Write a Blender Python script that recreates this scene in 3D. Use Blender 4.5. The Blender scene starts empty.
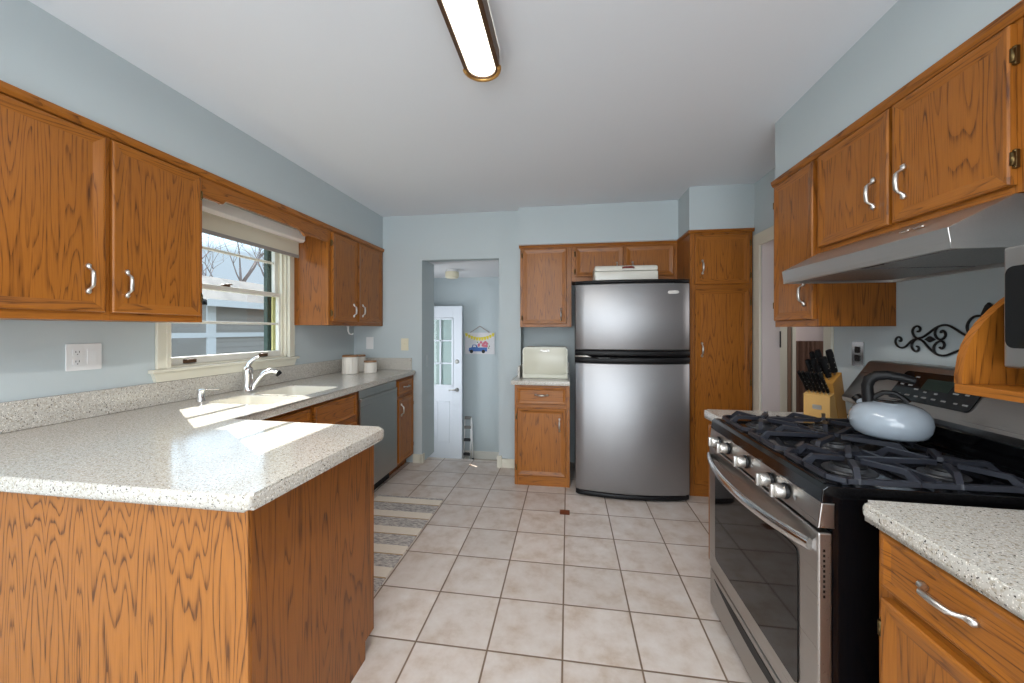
import bpy, bmesh, math, random
from mathutils import Vector, Matrix
random.seed(7)
D = bpy.data
SC = bpy.context.scene
COL = SC.collection

# ------------------------------------------------------------------ camera
cam_d = D.cameras.new('camera')
cam = D.objects.new('camera', cam_d)
COL.objects.link(cam)
cam.location = (0.0212, -1.5034, 1.3078)
cam.rotation_euler = (math.radians(90), 0, 0.1474)
cam_d.sensor_width = 36.0
cam_d.lens = 376.1 / 1024 * 36
cam_d.shift_y = -11.4 / 1024
cam_d.clip_start = 0.02
cam_d.clip_end = 200
SC.camera = cam

# ------------------------------------------------------------------ view
SC.view_settings.view_transform = 'Standard'
SC.view_settings.look = 'None'
SC.view_settings.gamma = 1
SC.view_settings.use_curve_mapping = False
SC.view_settings.exposure = 0.12

# ------------------------------------------------------------------ sky
W = D.worlds.new('sky')
SC.world = W
W.use_nodes = True
nt = W.node_tree
nt.nodes.clear()
wo = nt.nodes.new('ShaderNodeOutputWorld')
bg = nt.nodes.new('ShaderNodeBackground')
tc = nt.nodes.new('ShaderNodeTexCoord')
sx = nt.nodes.new('ShaderNodeSeparateXYZ')
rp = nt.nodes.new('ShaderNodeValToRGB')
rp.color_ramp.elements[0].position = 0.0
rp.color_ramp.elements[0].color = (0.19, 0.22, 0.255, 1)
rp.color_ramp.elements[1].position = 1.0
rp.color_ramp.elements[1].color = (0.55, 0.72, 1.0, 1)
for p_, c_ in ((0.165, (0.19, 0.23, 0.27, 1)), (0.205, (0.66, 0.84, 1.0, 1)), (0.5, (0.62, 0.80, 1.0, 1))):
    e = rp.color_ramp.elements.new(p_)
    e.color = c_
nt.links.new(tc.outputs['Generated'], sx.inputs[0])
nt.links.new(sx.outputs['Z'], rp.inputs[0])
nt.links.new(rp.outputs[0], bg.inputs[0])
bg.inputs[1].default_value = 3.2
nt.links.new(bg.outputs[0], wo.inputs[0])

# ------------------------------------------------------------------ sun, ceiling lamp and added fill lamps
def lamp(name, kind, loc, energy, color=(1, 1, 1), direction=None, size=None):
    l = D.lights.new(name, kind)
    l.energy = energy
    l.color = color
    o = D.objects.new(name, l)
    COL.objects.link(o)
    o.location = loc
    if direction is not None:
        o.rotation_euler = Vector(direction).to_track_quat('-Z', 'Y').to_euler()
    if size and kind == 'AREA':
        l.shape = 'RECTANGLE'
        l.size, l.size_y = size
    if size and kind == 'POINT':
        l.shadow_soft_size = size
    return o

sun = lamp('sun', 'SUN', (-6, 5, 6), 17.0, (1.0, 0.95, 0.87), (1.17, -0.81, -1.0))
sun.data.angle = math.radians(0.5)
lamp('rear_fill', 'AREA', (-0.3, -4.45, 1.20), 105, (0.92, 0.96, 1.0), (0, 1, 0.45), (3.1, 2.1))  # added fill lamp at the rear opening, boosts the light from behind
lamp('landing_fill', 'AREA', (-2.0, 2.62, 0.9), 8, (0.94, 0.96, 1.0), (1, 0.12, 0.0), (0.4, 1.3))  # added area lamp standing in for daylight from the unseen outer door
lamp('side_room_fill', 'AREA', (2.9, 1.2, 1.6), 8, (1.0, 0.95, 0.93), (-1, 0.4, 0), (0.9, 1.2))  # unseen lamp added to brighten the side room, which has no window
lamp('ceiling_lamp_glow', 'AREA', (-0.335, -0.55, 2.345), 16, (1.0, 0.96, 0.90), (0, 0, -1), (0.10, 1.1))
lamp('dining_fill', 'AREA', (-0.3, -2.9, 2.38), 55, (0.94, 0.97, 1.0), (0, 0, -1), (2.2, 1.8))  # added ceiling-level fill; no dining fixture is modelled

# ------------------------------------------------------------------ materials
def lin(c):
    return tuple(((v / 255) / 12.92 if v / 255 <= 0.04045 else ((v / 255 + 0.055) / 1.055) ** 2.4) for v in c) + (1,)

MATS = {}
def new_mat(name):
    m = D.materials.new(name)
    m.use_nodes = True
    n = m.node_tree
    b = n.nodes['Principled BSDF']
    MATS[name] = m
    return m, n, b

def L(n, a, b):
    n.links.new(a, b)

def plain(name, rgb, rough=0.5, metal=0.0, noise=0.0, nscale=20, bump=0.0, coat=0.0, spec=None):
    m, n, b = new_mat(name)
    b.inputs['Roughness'].default_value = rough
    b.inputs['Metallic'].default_value = metal
    if spec is not None:
        b.inputs['Specular IOR Level'].default_value = spec
    b.inputs['Coat Weight'].default_value = coat
    t = n.nodes.new('ShaderNodeTexCoord')
    no = n.nodes.new('ShaderNodeTexNoise')
    no.inputs['Scale'].default_value = nscale
    no.inputs['Detail'].default_value = 3
    L(n, t.outputs['Object'], no.inputs['Vector'])
    mx = n.nodes.new('ShaderNodeMixRGB')
    c = lin(rgb)
    k = 1 - noise
    mx.inputs[1].default_value = (c[0] * k, c[1] * k, c[2] * k, 1)
    mx.inputs[2].default_value = (min(1, c[0] * (1 + noise)), min(1, c[1] * (1 + noise)), min(1, c[2] * (1 + noise)), 1)
    L(n, no.outputs['Fac'], mx.inputs[0])
    L(n, mx.outputs[0], b.inputs['Base Color'])
    if bump:
        bp = n.nodes.new('ShaderNodeBump')
        bp.inputs['Strength'].default_value = bump
        bp.inputs['Distance'].default_value = 0.002
        L(n, no.outputs['Fac'], bp.inputs['Height'])
        L(n, bp.outputs[0], b.inputs['Normal'])
    return m

def math_node(n, op, a=None, b=None, c=None):
    x = n.nodes.new('ShaderNodeMath')
    x.operation = op
    for i, v in enumerate((a, b, c)):
        if v is None:
            continue
        if isinstance(v, (int, float)):
            x.inputs[i].default_value = v
        else:
            L(n, v, x.inputs[i])
    return x.outputs[0]

def oak(name, light, dark, axis='z', board=0.085, contrast=1.0, rings=17.0, rough=0.36, fat=0.92, mirror=0):
    """Oak: boards with cathedral grain running along one axis, plus fine pores."""
    m, n, b = new_mat(name)
    t = n.nodes.new('ShaderNodeTexCoord')
    s = n.nodes.new('ShaderNodeSeparateXYZ')
    L(n, t.outputs['Object'], s.inputs[0])
    oi = n.nodes.new('ShaderNodeObjectInfo')
    X, Y, Z = s.outputs
    if axis == 'z':
        across = math_node(n, 'ADD', X, Y)
        along = Z
        deep = math_node(n, 'SUBTRACT', X, Y)
    elif axis == 'x':
        across = Z; along = X; deep = Y
    else:
        across = Z; along = Y; deep = X
    rnd = math_node(n, 'MULTIPLY', oi.outputs['Random'], 17.3)
    ac = math_node(n, 'ADD', across, rnd)
    if mirror:
        ac = math_node(n, 'PINGPONG', ac, mirror)
    bi = math_node(n, 'FLOOR', math_node(n, 'DIVIDE', ac, board))
    wn = n.nodes.new('ShaderNodeTexWhiteNoise')
    wn.noise_dimensions = '1D'
    L(n, bi, wn.inputs['W'])
    off = math_node(n, 'MULTIPLY', wn.outputs['Value'], 31.0)
    cx = n.nodes.new('ShaderNodeCombineXYZ')
    L(n, math_node(n, 'MULTIPLY', ac, 12.5), cx.inputs[0])
    L(n, math_node(n, 'ADD', math_node(n, 'MULTIPLY', along, 0.95), off), cx.inputs[1])
    L(n, math_node(n, 'ADD', math_node(n, 'MULTIPLY', deep, 0.4), off), cx.inputs[2])
    no = n.nodes.new('ShaderNodeTexNoise')
    no.inputs['Scale'].default_value = 1.0
    no.inputs['Detail'].default_value = 1.6
    no.inputs['Roughness'].default_value = 0.38
    L(n, cx.outputs[0], no.inputs['Vector'])
    fld = no.outputs['Fac']
    if mirror:
        fld = math_node(n, 'ADD', math_node(n, 'MULTIPLY', fld, 1.7), math_node(n, 'MULTIPLY', math_node(n, 'SUBTRACT', along, math_node(n, 'MULTIPLY', ac, 2.8)), 0.6))
    fr = math_node(n, 'FRACT', math_node(n, 'MULTIPLY', fld, rings))
    r = n.nodes.new('ShaderNodeValToRGB')
    r.color_ramp.elements[0].position = 0.0
    r.color_ramp.elements[0].color = (1, 1, 1, 1)
    r.color_ramp.elements[1].position = 1.0
    r.color_ramp.elements[1].color = (0.35, 0.35, 0.35, 1)
    for p, v in ((0.07, 0.9), (0.20, 0.3), (0.42, 0.0), (0.9, 0.05)):
        q = r.color_ramp.elements.new(p)
        q.color = (v, v, v, 1)
    L(n, fr, r.inputs[0])
    # pores
    cp = n.nodes.new('ShaderNodeCombineXYZ')
    L(n, math_node(n, 'MULTIPLY', ac, 330.0), cp.inputs[0])
    L(n, math_node(n, 'MULTIPLY', along, 11.0), cp.inputs[1])
    L(n, math_node(n, 'MULTIPLY', deep, 60.0), cp.inputs[2])
    po = n.nodes.new('ShaderNodeTexNoise')
    po.inputs['Scale'].default_value = 1.0
    po.inputs['Detail'].default_value = 2.0
    L(n, cp.outputs[0], po.inputs['Vector'])
    pr = n.nodes.new('ShaderNodeMapRange')
    pr.inputs[1].default_value = 0.42
    pr.inputs[2].default_value = 0.68
    L(n, po.outputs['Fac'], pr.inputs[0])
    ring = math_node(n, 'MULTIPLY', r.outputs[0], math_node(n, 'ADD', math_node(n, 'MULTIPLY', pr.outputs[0], 0.75), 0.45))
    tot = math_node(n, 'ADD', math_node(n, 'MULTIPLY', ring, 0.85 * contrast * fat), math_node(n, 'MULTIPLY', pr.outputs[0], 0.16))
    tot = math_node(n, 'ADD', tot, math_node(n, 'MULTIPLY', wn.outputs['Value'], 0.14))
    tot.node.use_clamp = True
    mx = n.nodes.new('ShaderNodeMixRGB')
    mx.inputs[1].default_value = lin(light)
    mx.inputs[2].default_value = lin(dark)
    L(n, tot, mx.inputs[0])
    L(n, mx.outputs[0], b.inputs['Base Color'])
    b.inputs['Roughness'].default_value = rough
    b.inputs['Coat Weight'].default_value = 0.06
    b.inputs['Specular IOR Level'].default_value = 0.38
    b.inputs['Coat Roughness'].default_value = 0.18
    bp = n.nodes.new('ShaderNodeBump')
    bp.inputs['Strength'].default_value = 0.12
    bp.inputs['Distance'].default_value = 0.001
    bp.invert = True
    L(n, tot, bp.inputs['Height'])
    L(n, bp.outputs[0], b.inputs['Normal'])
    return m

OL, OD = (163, 99, 33), (84, 44, 13)
oakV = oak('oak_vertical', OL, OD, 'z')
oakX = oak('oak_along_x', OL, OD, 'x')
oakY = oak('oak_along_y', OL, OD, 'y')
oakPlyV = oak('oak_veneer_light', (170, 108, 48), (88, 50, 20), 'z', board=0.6, rings=11.0, rough=0.4, fat=1.35, mirror=0.115)
oakSide = oak('oak_veneer_side', (152, 90, 31), (80, 42, 13), 'z', board=0.35, rings=15.0, fat=1.0)  # darker copy of the oak; the end panel's shade is in the colour

def speckle(name, base, dark, tan):
    m, n, b = new_mat(name)
    t = n.nodes.new('ShaderNodeTexCoord')
    n1 = n.nodes.new('ShaderNodeTexNoise'); n1.inputs['Scale'].default_value = 190; n1.inputs['Detail'].default_value = 1.5
    n2 = n.nodes.new('ShaderNodeTexNoise'); n2.inputs['Scale'].default_value = 120; n2.inputs['Detail'].default_value = 2
    n3 = n.nodes.new('ShaderNodeTexNoise'); n3.inputs['Scale'].default_value = 260; n3.inputs['Detail'].default_value = 1
    mp = n.nodes.new('ShaderNodeMapping'); mp.inputs['Location'].default_value = (7, 3, 11)
    L(n, t.outputs['Object'], mp.inputs[0])
    L(n, t.outputs['Object'], n1.inputs['Vector']); L(n, mp.outputs[0], n2.inputs['Vector']); L(n, mp.outputs[0], n3.inputs['Vector'])
    def band(src, a, c):
        q = n.nodes.new('ShaderNodeMapRange'); q.inputs[1].default_value = a; q.inputs[2].default_value = c
        L(n, src, q.inputs[0]); return q.outputs[0]
    m1 = n.nodes.new('ShaderNodeMixRGB'); m1.inputs[1].default_value = lin(base); m1.inputs[2].default_value = lin(tan)
    L(n, band(n2.outputs['Fac'], 0.52, 0.62), m1.inputs[0])
    m2 = n.nodes.new('ShaderNodeMixRGB'); m2.inputs[2].default_value = lin(dark)
    L(n, band(n1.outputs['Fac'], 0.645, 0.68), m2.inputs[0]); L(n, m1.outputs[0], m2.inputs[1])
    m3 = n.nodes.new('ShaderNodeMixRGB'); m3.inputs[2].default_value = lin((238, 234, 226))
    L(n, band(n3.outputs['Fac'], 0.62, 0.66), m3.inputs[0]); L(n, m2.outputs[0], m3.inputs[1])
    L(n, m3.outputs[0], b.inputs['Base Color'])
    b.inputs['Roughness'].default_value = 0.12
    return m
stone = speckle('speckled_solid_surface', (196, 192, 184), (66, 62, 62), (178, 170, 156))

def brushed(name, rgb, rough=0.3, axis='x', streak=0.12):
    m, n, b = new_mat(name)
    t = n.nodes.new('ShaderNodeTexCoord'); mp = n.nodes.new('ShaderNodeMapping')
    sc = {'x': (1.5, 260, 260), 'y': (260, 1.5, 260), 'z': (260, 260, 1.5)}[axis]
    mp.inputs['Scale'].default_value = sc
    no = n.nodes.new('ShaderNodeTexNoise'); no.inputs['Scale'].default_value = 1; no.inputs['Detail'].default_value = 2
    L(n, t.outputs['Object'], mp.inputs[0]); L(n, mp.outputs[0], no.inputs['Vector'])
    mr = n.nodes.new('ShaderNodeMapRange'); mr.inputs[3].default_value = rough - streak / 2; mr.inputs[4].default_value = rough + streak / 2
    L(n, no.outputs['Fac'], mr.inputs[0]); L(n, mr.outputs[0], b.inputs['Roughness'])
    mx = n.nodes.new('ShaderNodeMixRGB'); c = lin(rgb)
    mx.inputs[1].default_value = (c[0] * .9, c[1] * .9, c[2] * .9, 1); mx.inputs[2].default_value = c
    L(n, no.outputs['Fac'], mx.inputs[0]); L(n, mx.outputs[0], b.inputs['Base Color'])
    b.inputs['Metallic'].default_value = 1.0
    return m
steelX = brushed('brushed_steel_fridge', (168, 168, 170), 0.46, 'x')
steelY = brushed('brushed_steel_range', (176, 172, 168), 0.30, 'y')
steelHood = brushed('brushed_steel_hood', (205, 203, 200), 0.36, 'y')
steelDW = brushed('brushed_steel_dishwasher', (172, 168, 162), 0.30, 'y')
chrome = plain('chrome', (215, 215, 215), 0.16, 1.0)
satin = plain('satin_nickel', (204, 201, 196), 0.36, 1.0)
brass = plain('antique_brass', (110, 92, 60), 0.38, 1.0)
bronze = plain('dark_bronze', (88, 62, 40), 0.4, 0.25)
iron = plain('black_wrought_iron', (16, 16, 18), 0.5)
castiron = plain('cast_iron_grate', (40, 42, 50), 0.38, 0.0, 0.15, 60)
blackgloss = plain('black_enamel', (10, 10, 12), 0.10)
blacksat = plain('black_plastic', (14, 14, 16), 0.45, spec=0.3)
darkgrey = plain('dark_grey_plastic', (52, 53, 56), 0.45)
ovenglass = plain('oven_glass', (14, 12, 12), 0.05, 0.0, spec=0.35)
wallpaint = plain('pale_blue_paint', (190, 200, 203), 0.75, 0, 0.015, 3, 0.05)
ceilpaint = plain('ceiling_paint', (228, 233, 239), 0.9, 0, 0.01, 3)
halfceil = plain('landing_ceiling_paint', (226, 226, 228), 0.9)
pinkwall = plain('side_room_paint', (206, 196, 194), 0.8)
whitetrim = plain('white_trim_paint', (222, 220, 212), 0.4, 0, 0.01, 8)
creamtrim = plain('cream_trim_paint', (218, 214, 198), 0.45)
whiteplastic = plain('white_plastic', (232, 232, 232), 0.3)
creamplastic = plain('cream_plastic', (224, 216, 190), 0.35)
doorwhite = plain('white_door_paint', (226, 232, 240), 0.4)
enamelcream = plain('cream_enamel', (206, 204, 186), 0.22)
enamelwhite = plain('white_enamel', (222, 220, 210), 0.2)
redplastic = plain('red_bakelite', (120, 22, 16), 0.3)
kettlemat = plain('grey_blue_enamel', (160, 170, 180), 0.10, 0, coat=0.5)
ceramic = plain('white_ceramic', (230, 224, 214), 0.3)
lidwood = plain('dark_lid_wood', (150, 112, 80), 0.5, 0, 0.2, 30)
birch = plain('light_birch', (208, 164, 98), 0.42, 0, 0.05, 12)
birchd = plain('birch_slab', (186, 134, 62), 0.42, 0, 0.05, 12)
shadecloth = plain('shade_cloth', (214, 208, 190), 0.85)
hembar = plain('grey_hem', (150, 146, 142), 0.6)
sinkmat = plain('sink_white', (226, 222, 210), 0.22)
insetmat = plain('inset_tile', (104, 50, 26), 0.35)
truckblue = plain('truck_blue', (62, 104, 170), 0.5)
yellowp = plain('bunting_yellow', (226, 208, 60), 0.6)
pinkp = plain('flower_pink', (206, 110, 130), 0.6)
signwhite = plain('sign_white', (216, 214, 216), 0.6, 0, 0.05, 40)
greenmat = plain('leaf_green', (96, 130, 80), 0.7)
curtainm = plain('brown_curtain', (112, 84, 70), 0.9, 0, 0.15, 40)
barkm = plain('bark', (120, 108, 104), 0.9, 0, 0.2, 10)
siding = plain('grey_siding', (132, 124, 116), 0.8, 0, 0.05, 4)
shingle = plain('roof_shingle', (44, 42, 42), 0.9, 0, 0.2, 12)
grassm = plain('winter_ground', (112, 108, 92), 0.95, 0, 0.3, 3)
whiteext = plain('white_exterior', (176, 174, 172), 0.6)
stormgreen = plain('storm_green', (46, 66, 60), 0.6)
trackyellow = plain('track_yellow', (196, 190, 130), 0.6)
hedgem = plain('hedge', (96, 104, 90), 0.9, 0, 0.4, 10)
filterm = plain('aluminium_filter', (150, 150, 150), 0.4, 0.8, 0.5, 160, 0.6)

def emis(name, rgb, strength):
    m, n, b = new_mat(name)
    b.inputs['Base Color'].default_value = lin(rgb)
    b.inputs['Emission Color'].default_value = lin(rgb)
    b.inputs['Emission Strength'].default_value = strength
    return m
lens_m = emis('lit_diffuser', (255, 246, 228), 2.2)
green_led = emis('display_glow', (16, 34, 28), 0.05)
buttonm = plain('panel_print', (128, 128, 128), 0.5)

def glass(name, tint=(1, 1, 1), frost=0.0):
    m, n, b = new_mat(name)
    n.nodes.remove(b)
    out = n.nodes['Material Output']
    tr = n.nodes.new('ShaderNodeBsdfTransparent'); tr.inputs[0].default_value = tint + (1,)
    gl = n.nodes.new('ShaderNodeBsdfGlossy'); gl.inputs['Roughness'].default_value = 0.03
    lw = n.nodes.new('ShaderNodeLayerWeight'); lw.inputs[0].default_value = 0.5
    fz = math_node(n, 'ADD', math_node(n, 'MULTIPLY', math_node(n, 'POWER', lw.outputs['Facing'], 4.0), 0.5), 0.035)
    mx = n.nodes.new('ShaderNodeMixShader')
    L(n, fz, mx.inputs[0]); L(n, tr.outputs[0], mx.inputs[1]); L(n, gl.outputs[0], mx.inputs[2])
    L(n, mx.outputs[0], out.inputs[0])
    return m
glassm = glass('window_glass', (0.96, 0.98, 0.98))
glassd = glass('door_glass', (0.93, 0.97, 0.96))

def floor_material():
    m, n, b = new_mat('beige_floor_tile')
    t = n.nodes.new('ShaderNodeTexCoord'); s = n.nodes.new('ShaderNodeSeparateXYZ')
    L(n, t.outputs['Object'], s.inputs[0])
    u = math_node(n, 'DIVIDE', s.outputs[0], 0.305); v = math_node(n, 'DIVIDE', s.outputs[1], 0.305)
    def edge(a):
        f = math_node(n, 'FRACT', a)
        return math_node(n, 'MINIMUM', f, math_node(n, 'SUBTRACT', 1.0, f))
    ed = math_node(n, 'MINIMUM', edge(u), edge(v))
    mr = n.nodes.new('ShaderNodeMapRange'); mr.inputs[1].default_value = 0.009; mr.inputs[2].default_value = 0.016
    L(n, ed, mr.inputs[0])
    cv = n.nodes.new('ShaderNodeCombineXYZ')
    L(n, math_node(n, 'FLOOR', u), cv.inputs[0]); L(n, math_node(n, 'FLOOR', v), cv.inputs[1])
    wn = n.nodes.new('ShaderNodeTexWhiteNoise'); wn.noise_dimensions = '2D'; L(n, cv.outputs[0], wn.inputs['Vector'])
    ad = n.nodes.new('ShaderNodeVectorMath'); ad.operation = 'ADD'
    sc = n.nodes.new('ShaderNodeVectorMath'); sc.operation = 'SCALE'; sc.inputs['Scale'].default_value = 9
    L(n, wn.outputs['Color'], sc.inputs[0]); L(n, t.outputs['Object'], ad.inputs[0]); L(n, sc.outputs[0], ad.inputs[1])
    no = n.nodes.new('ShaderNodeTexNoise'); no.inputs['Scale'].default_value = 9; no.inputs['Detail'].default_value = 6; no.inputs['Roughness'].default_value = 0.62
    L(n, ad.outputs[0], no.inputs['Vector'])
    r = n.nodes.new('ShaderNodeValToRGB')
    r.color_ramp.elements[0].position = 0.30; r.color_ramp.elements[0].color = lin((180, 162, 146))
    r.color_ramp.elements[1].position = 0.72; r.color_ramp.elements[1].color = lin((208, 200, 194))
    q = r.color_ramp.elements.new(0.5); q.color = lin((198, 186, 177))
    L(n, no.outputs['Fac'], r.inputs[0])
    hv = n.nodes.new('ShaderNodeHueSaturation')
    L(n, math_node(n, 'ADD', math_node(n, 'MULTIPLY', wn.outputs['Value'], 0.14), 0.93), hv.inputs['Value'])
    L(n, r.outputs[0], hv.inputs['Color'])
    mx = n.nodes.new('ShaderNodeMixRGB'); mx.inputs[1].default_value = lin((118, 98, 80))
    L(n, mr.outputs[0], mx.inputs[0]); L(n, hv.outputs[0], mx.inputs[2]); L(n, mx.outputs[0], b.inputs['Base Color'])
    b.inputs['Roughness'].default_value = 0.38
    bp = n.nodes.new('ShaderNodeBump'); bp.inputs['Strength'].default_value = 0.5; bp.inputs['Distance'].default_value = 0.002
    L(n, mr.outputs[0], bp.inputs['Height']); L(n, bp.outputs[0], b.inputs['Normal'])
    return m
floorm = floor_material()

def rug_material():
    m, n, b = new_mat('striped_rug')
    t = n.nodes.new('ShaderNodeTexCoord'); s = n.nodes.new('ShaderNodeSeparateXYZ')
    L(n, t.outputs['Object'], s.inputs[0])
    f = math_node(n, 'FRACT', math_node(n, 'DIVIDE', math_node(n, 'SUBTRACT', s.outputs[1], 1.05), 0.205))
    st = math_node(n, 'LESS_THAN', f, 0.58)
    no = n.nodes.new('ShaderNodeTexNoise'); no.inputs['Scale'].default_value = 1; no.inputs['Detail'].default_value = 3
    mp = n.nodes.new('ShaderNodeMapping'); mp.inputs['Scale'].default_value = (40, 230, 40)
    L(n, t.outputs['Object'], mp.inputs[0]); L(n, mp.outputs[0], no.inputs['Vector'])
    r = n.nodes.new('ShaderNodeValToRGB')
    r.color_ramp.elements[0].position = 0.38; r.color_ramp.elements[0].color = lin((128, 124, 126))
    r.color_ramp.elements[1].position = 0.62; r.color_ramp.elements[1].color = lin((206, 200, 192))
    L(n, no.outputs['Fac'], r.inputs[0])
    c2 = n.nodes.new('ShaderNodeMixRGB'); c2.inputs[1].default_value = lin((232, 224, 210)); c2.inputs[2].default_value = lin((208, 198, 184))
    L(n, no.outputs['Fac'], c2.inputs[0])
    # thin tan line between bands
    ln = math_node(n, 'LESS_THAN', math_node(n, 'ABSOLUTE', math_node(n, 'SUBTRACT', f, 0.58)), 0.025)
    mx = n.nodes.new('ShaderNodeMixRGB'); L(n, st, mx.inputs[0]); L(n, c2.outputs[0], mx.inputs[1]); L(n, r.outputs[0], mx.inputs[2])
    m3 = n.nodes.new('ShaderNodeMixRGB'); L(n, ln, m3.inputs[0]); L(n, mx.outputs[0], m3.inputs[1]); m3.inputs[2].default_value = lin((170, 146, 112))
    L(n, m3.outputs[0], b.inputs['Base Color']); b.inputs['Roughness'].default_value = 0.95
    bp = n.nodes.new('ShaderNodeBump'); bp.inputs['Strength'].default_value = 0.6; bp.inputs['Distance'].default_value = 0.003
    L(n, no.outputs['Fac'], bp.inputs['Height']); L(n, bp.outputs[0], b.inputs['Normal'])
    return m
rugm = rug_material()

# ------------------------------------------------------------------ mesh builder
ORG = {}
class MB:
    def __init__(s):
        s.bm = bmesh.new()
    def _mi(s, faces, mi):
        for f in faces:
            f.material_index = mi
    def box(s, x0, x1, y0, y1, z0, z1, mi=0, bev=0, seg=2):
        x0, x1 = sorted((x0, x1)); y0, y1 = sorted((y0, y1)); z0, z1 = sorted((z0, z1))
        v = [s.bm.verts.new(p) for p in ((x0, y0, z0), (x1, y0, z0), (x1, y1, z0), (x0, y1, z0), (x0, y0, z1), (x1, y0, z1), (x1, y1, z1), (x0, y1, z1))]
        fs = [s.bm.faces.new([v[i] for i in q]) for q in ((3, 2, 1, 0), (4, 5, 6, 7), (0, 1, 5, 4), (1, 2, 6, 5), (2, 3, 7, 6), (3, 0, 4, 7))]
        s._mi(fs, mi)
        if bev:
            es = list({e for f in fs for e in f.edges})
            r = bmesh.ops.bevel(s.bm, geom=es, offset=bev, segments=seg, profile=0.5, affect='EDGES', clamp_overlap=True)
            s._mi(r['faces'], mi)
        return s
    def poly(s, pts, mi=0):
        f = s.bm.faces.new([s.bm.verts.new(p) for p in pts]); f.material_index = mi
        return s
    def prism(s, pts, axis, a0, a1, mi=0, bev=0):
        """polygon pts extruded along axis; pts are the other two coords in xyz order"""
        def P(q, a):
            if axis == 'x': return (a, q[0], q[1])
            if axis == 'y': return (q[0], a, q[1])
            return (q[0], q[1], a)
        A = [s.bm.verts.new(P(q, a0)) for q in pts]; B = [s.bm.verts.new(P(q, a1)) for q in pts]
        fs = [s.bm.faces.new(A[::-1]), s.bm.faces.new(B)]
        for i in range(len(pts)):
            j = (i + 1) % len(pts)
            fs.append(s.bm.faces.new((A[i], A[j], B[j], B[i])))
        s._mi(fs, mi)
        if bev:
            es = list({e for f in fs[:2] for e in f.edges})
            r = bmesh.ops.bevel(s.bm, geom=es, offset=bev, segments=2, profile=0.5, affect='EDGES', clamp_overlap=True)
            s._mi(r['faces'], mi)
        return s
    def tube(s, pts, rad, seg=10, mi=0, closed=False, caps=True, flat=1.0):
        pts = [Vector(p) for p in pts]
        if isinstance(rad, (int, float)): rad = [rad] * len(pts)
        rings = []; n = len(pts); up = None
        for i, p in enumerate(pts):
            a = pts[i - 1] if (i > 0 or closed) else p
            b = pts[(i + 1) % n] if (i < n - 1 or closed) else p
            t = (b - a).normalized()
            if up is None:
                up = Vector((0, 0, 1)) if abs(t.z) < 0.9 else Vector((1, 0, 0))
            u = (up - t * up.dot(t))
            if u.length < 1e-5: u = t.orthogonal()
            u.normalize(); up = u
            w = t.cross(u)
            rings.append([s.bm.verts.new(p + (u * math.cos(k * 2 * math.pi / seg) + w * math.sin(k * 2 * math.pi / seg) * flat) * rad[i]) for k in range(seg)])
        m = n if closed else n - 1
        for i in range(m):
            A, B = rings[i], rings[(i + 1) % n]
            for k in range(seg):
                f = s.bm.faces.new((A[k], A[(k + 1) % seg], B[(k + 1) % seg], B[k])); f.material_index = mi; f.smooth = True
        if caps and not closed:
            f = s.bm.faces.new(rings[0][::-1]); f.material_index = mi
            f = s.bm.faces.new(rings[-1]); f.material_index = mi
        return s
    def ribbon(s, pts, w, h, side, mi=0):
        """rectangular section swept along pts; side = width direction"""
        pts = [Vector(p) for p in pts]; side = Vector(side).normalized(); n = len(pts); R = []
        for i, p in enumerate(pts):
            t = (pts[min(i + 1, n - 1)] - pts[max(i - 1, 0)]).normalized()
            nn = t.cross(side).normalized()
            R.append([s.bm.verts.new(p + side * a * w / 2 + nn * b * h / 2) for a, b in ((-1, -1), (1, -1), (1, 1), (-1, 1))])
        for i in range(n - 1):
            for k in range(4):
                f = s.bm.faces.new((R[i][k], R[i][(k + 1) % 4], R[i + 1][(k + 1) % 4], R[i + 1][k])); f.material_index = mi
        s.bm.faces.new(R[0][::-1]).material_index = mi; s.bm.faces.new(R[-1]).material_index = mi
        return s
    def lathe(s, prof, c, seg=32, mi=0, axis='z', sx=1, sy=1):
        """prof: (r, h) pairs; c: origin"""
        R = []
        for r, h in prof:
            ring = []
            for k in range(seg):
                a = 2 * math.pi * k / seg; p, q = r * math.cos(a) * sx, r * math.sin(a) * sy
                if axis == 'z': v = (c[0] + p, c[1] + q, c[2] + h)
                elif axis == 'x': v = (c[0] + h, c[1] + p, c[2] + q)
                else: v = (c[0] + p, c[1] + h, c[2] + q)
                ring.append(s.bm.verts.new(v))
            R.append(ring)
        for i in range(len(R) - 1):
            for k in range(seg):
                f = s.bm.faces.new((R[i][k], R[i][(k + 1) % seg], R[i + 1][(k + 1) % seg], R[i + 1][k])); f.material_index = mi; f.smooth = True
        s.bm.faces.new(R[0][::-1]).material_index = mi; s.bm.faces.new(R[-1]).material_index = mi
        return s
    def rrect(s, T, u0, u1, w0, w1, r, d0, d1, mi=0, seg=5, bev=0):
        """rounded rectangle slab in mapped coords T(u,w,d)"""
        pts = []
        for cx_, cy_, a0 in ((u1 - r, w1 - r, 0), (u0 + r, w1 - r, 90), (u0 + r, w0 + r, 180), (u1 - r, w0 + r, 270)):
            for k in range(seg + 1):
                a = math.radians(a0 + 90 * k / seg)
                pts.append((cx_ + r * math.cos(a), cy_ + r * math.sin(a)))
        A = [s.bm.verts.new(T(u, w, d0)) for u, w in pts]; B = [s.bm.verts.new(T(u, w, d1)) for u, w in pts]
        fs = [s.bm.faces.new(A[::-1]), s.bm.faces.new(B)]
        n = len(pts)
        for i in range(n):
            fs.append(s.bm.faces.new((A[i], A[(i + 1) % n], B[(i + 1) % n], B[i])))
        s._mi(fs, mi)
        if bev:
            r_ = bmesh.ops.bevel(s.bm, geom=list(fs[1].edges), offset=bev, segments=3, profile=0.5, affect='EDGES', clamp_overlap=True)
            s._mi(r_['faces'], mi)
        return s
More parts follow.
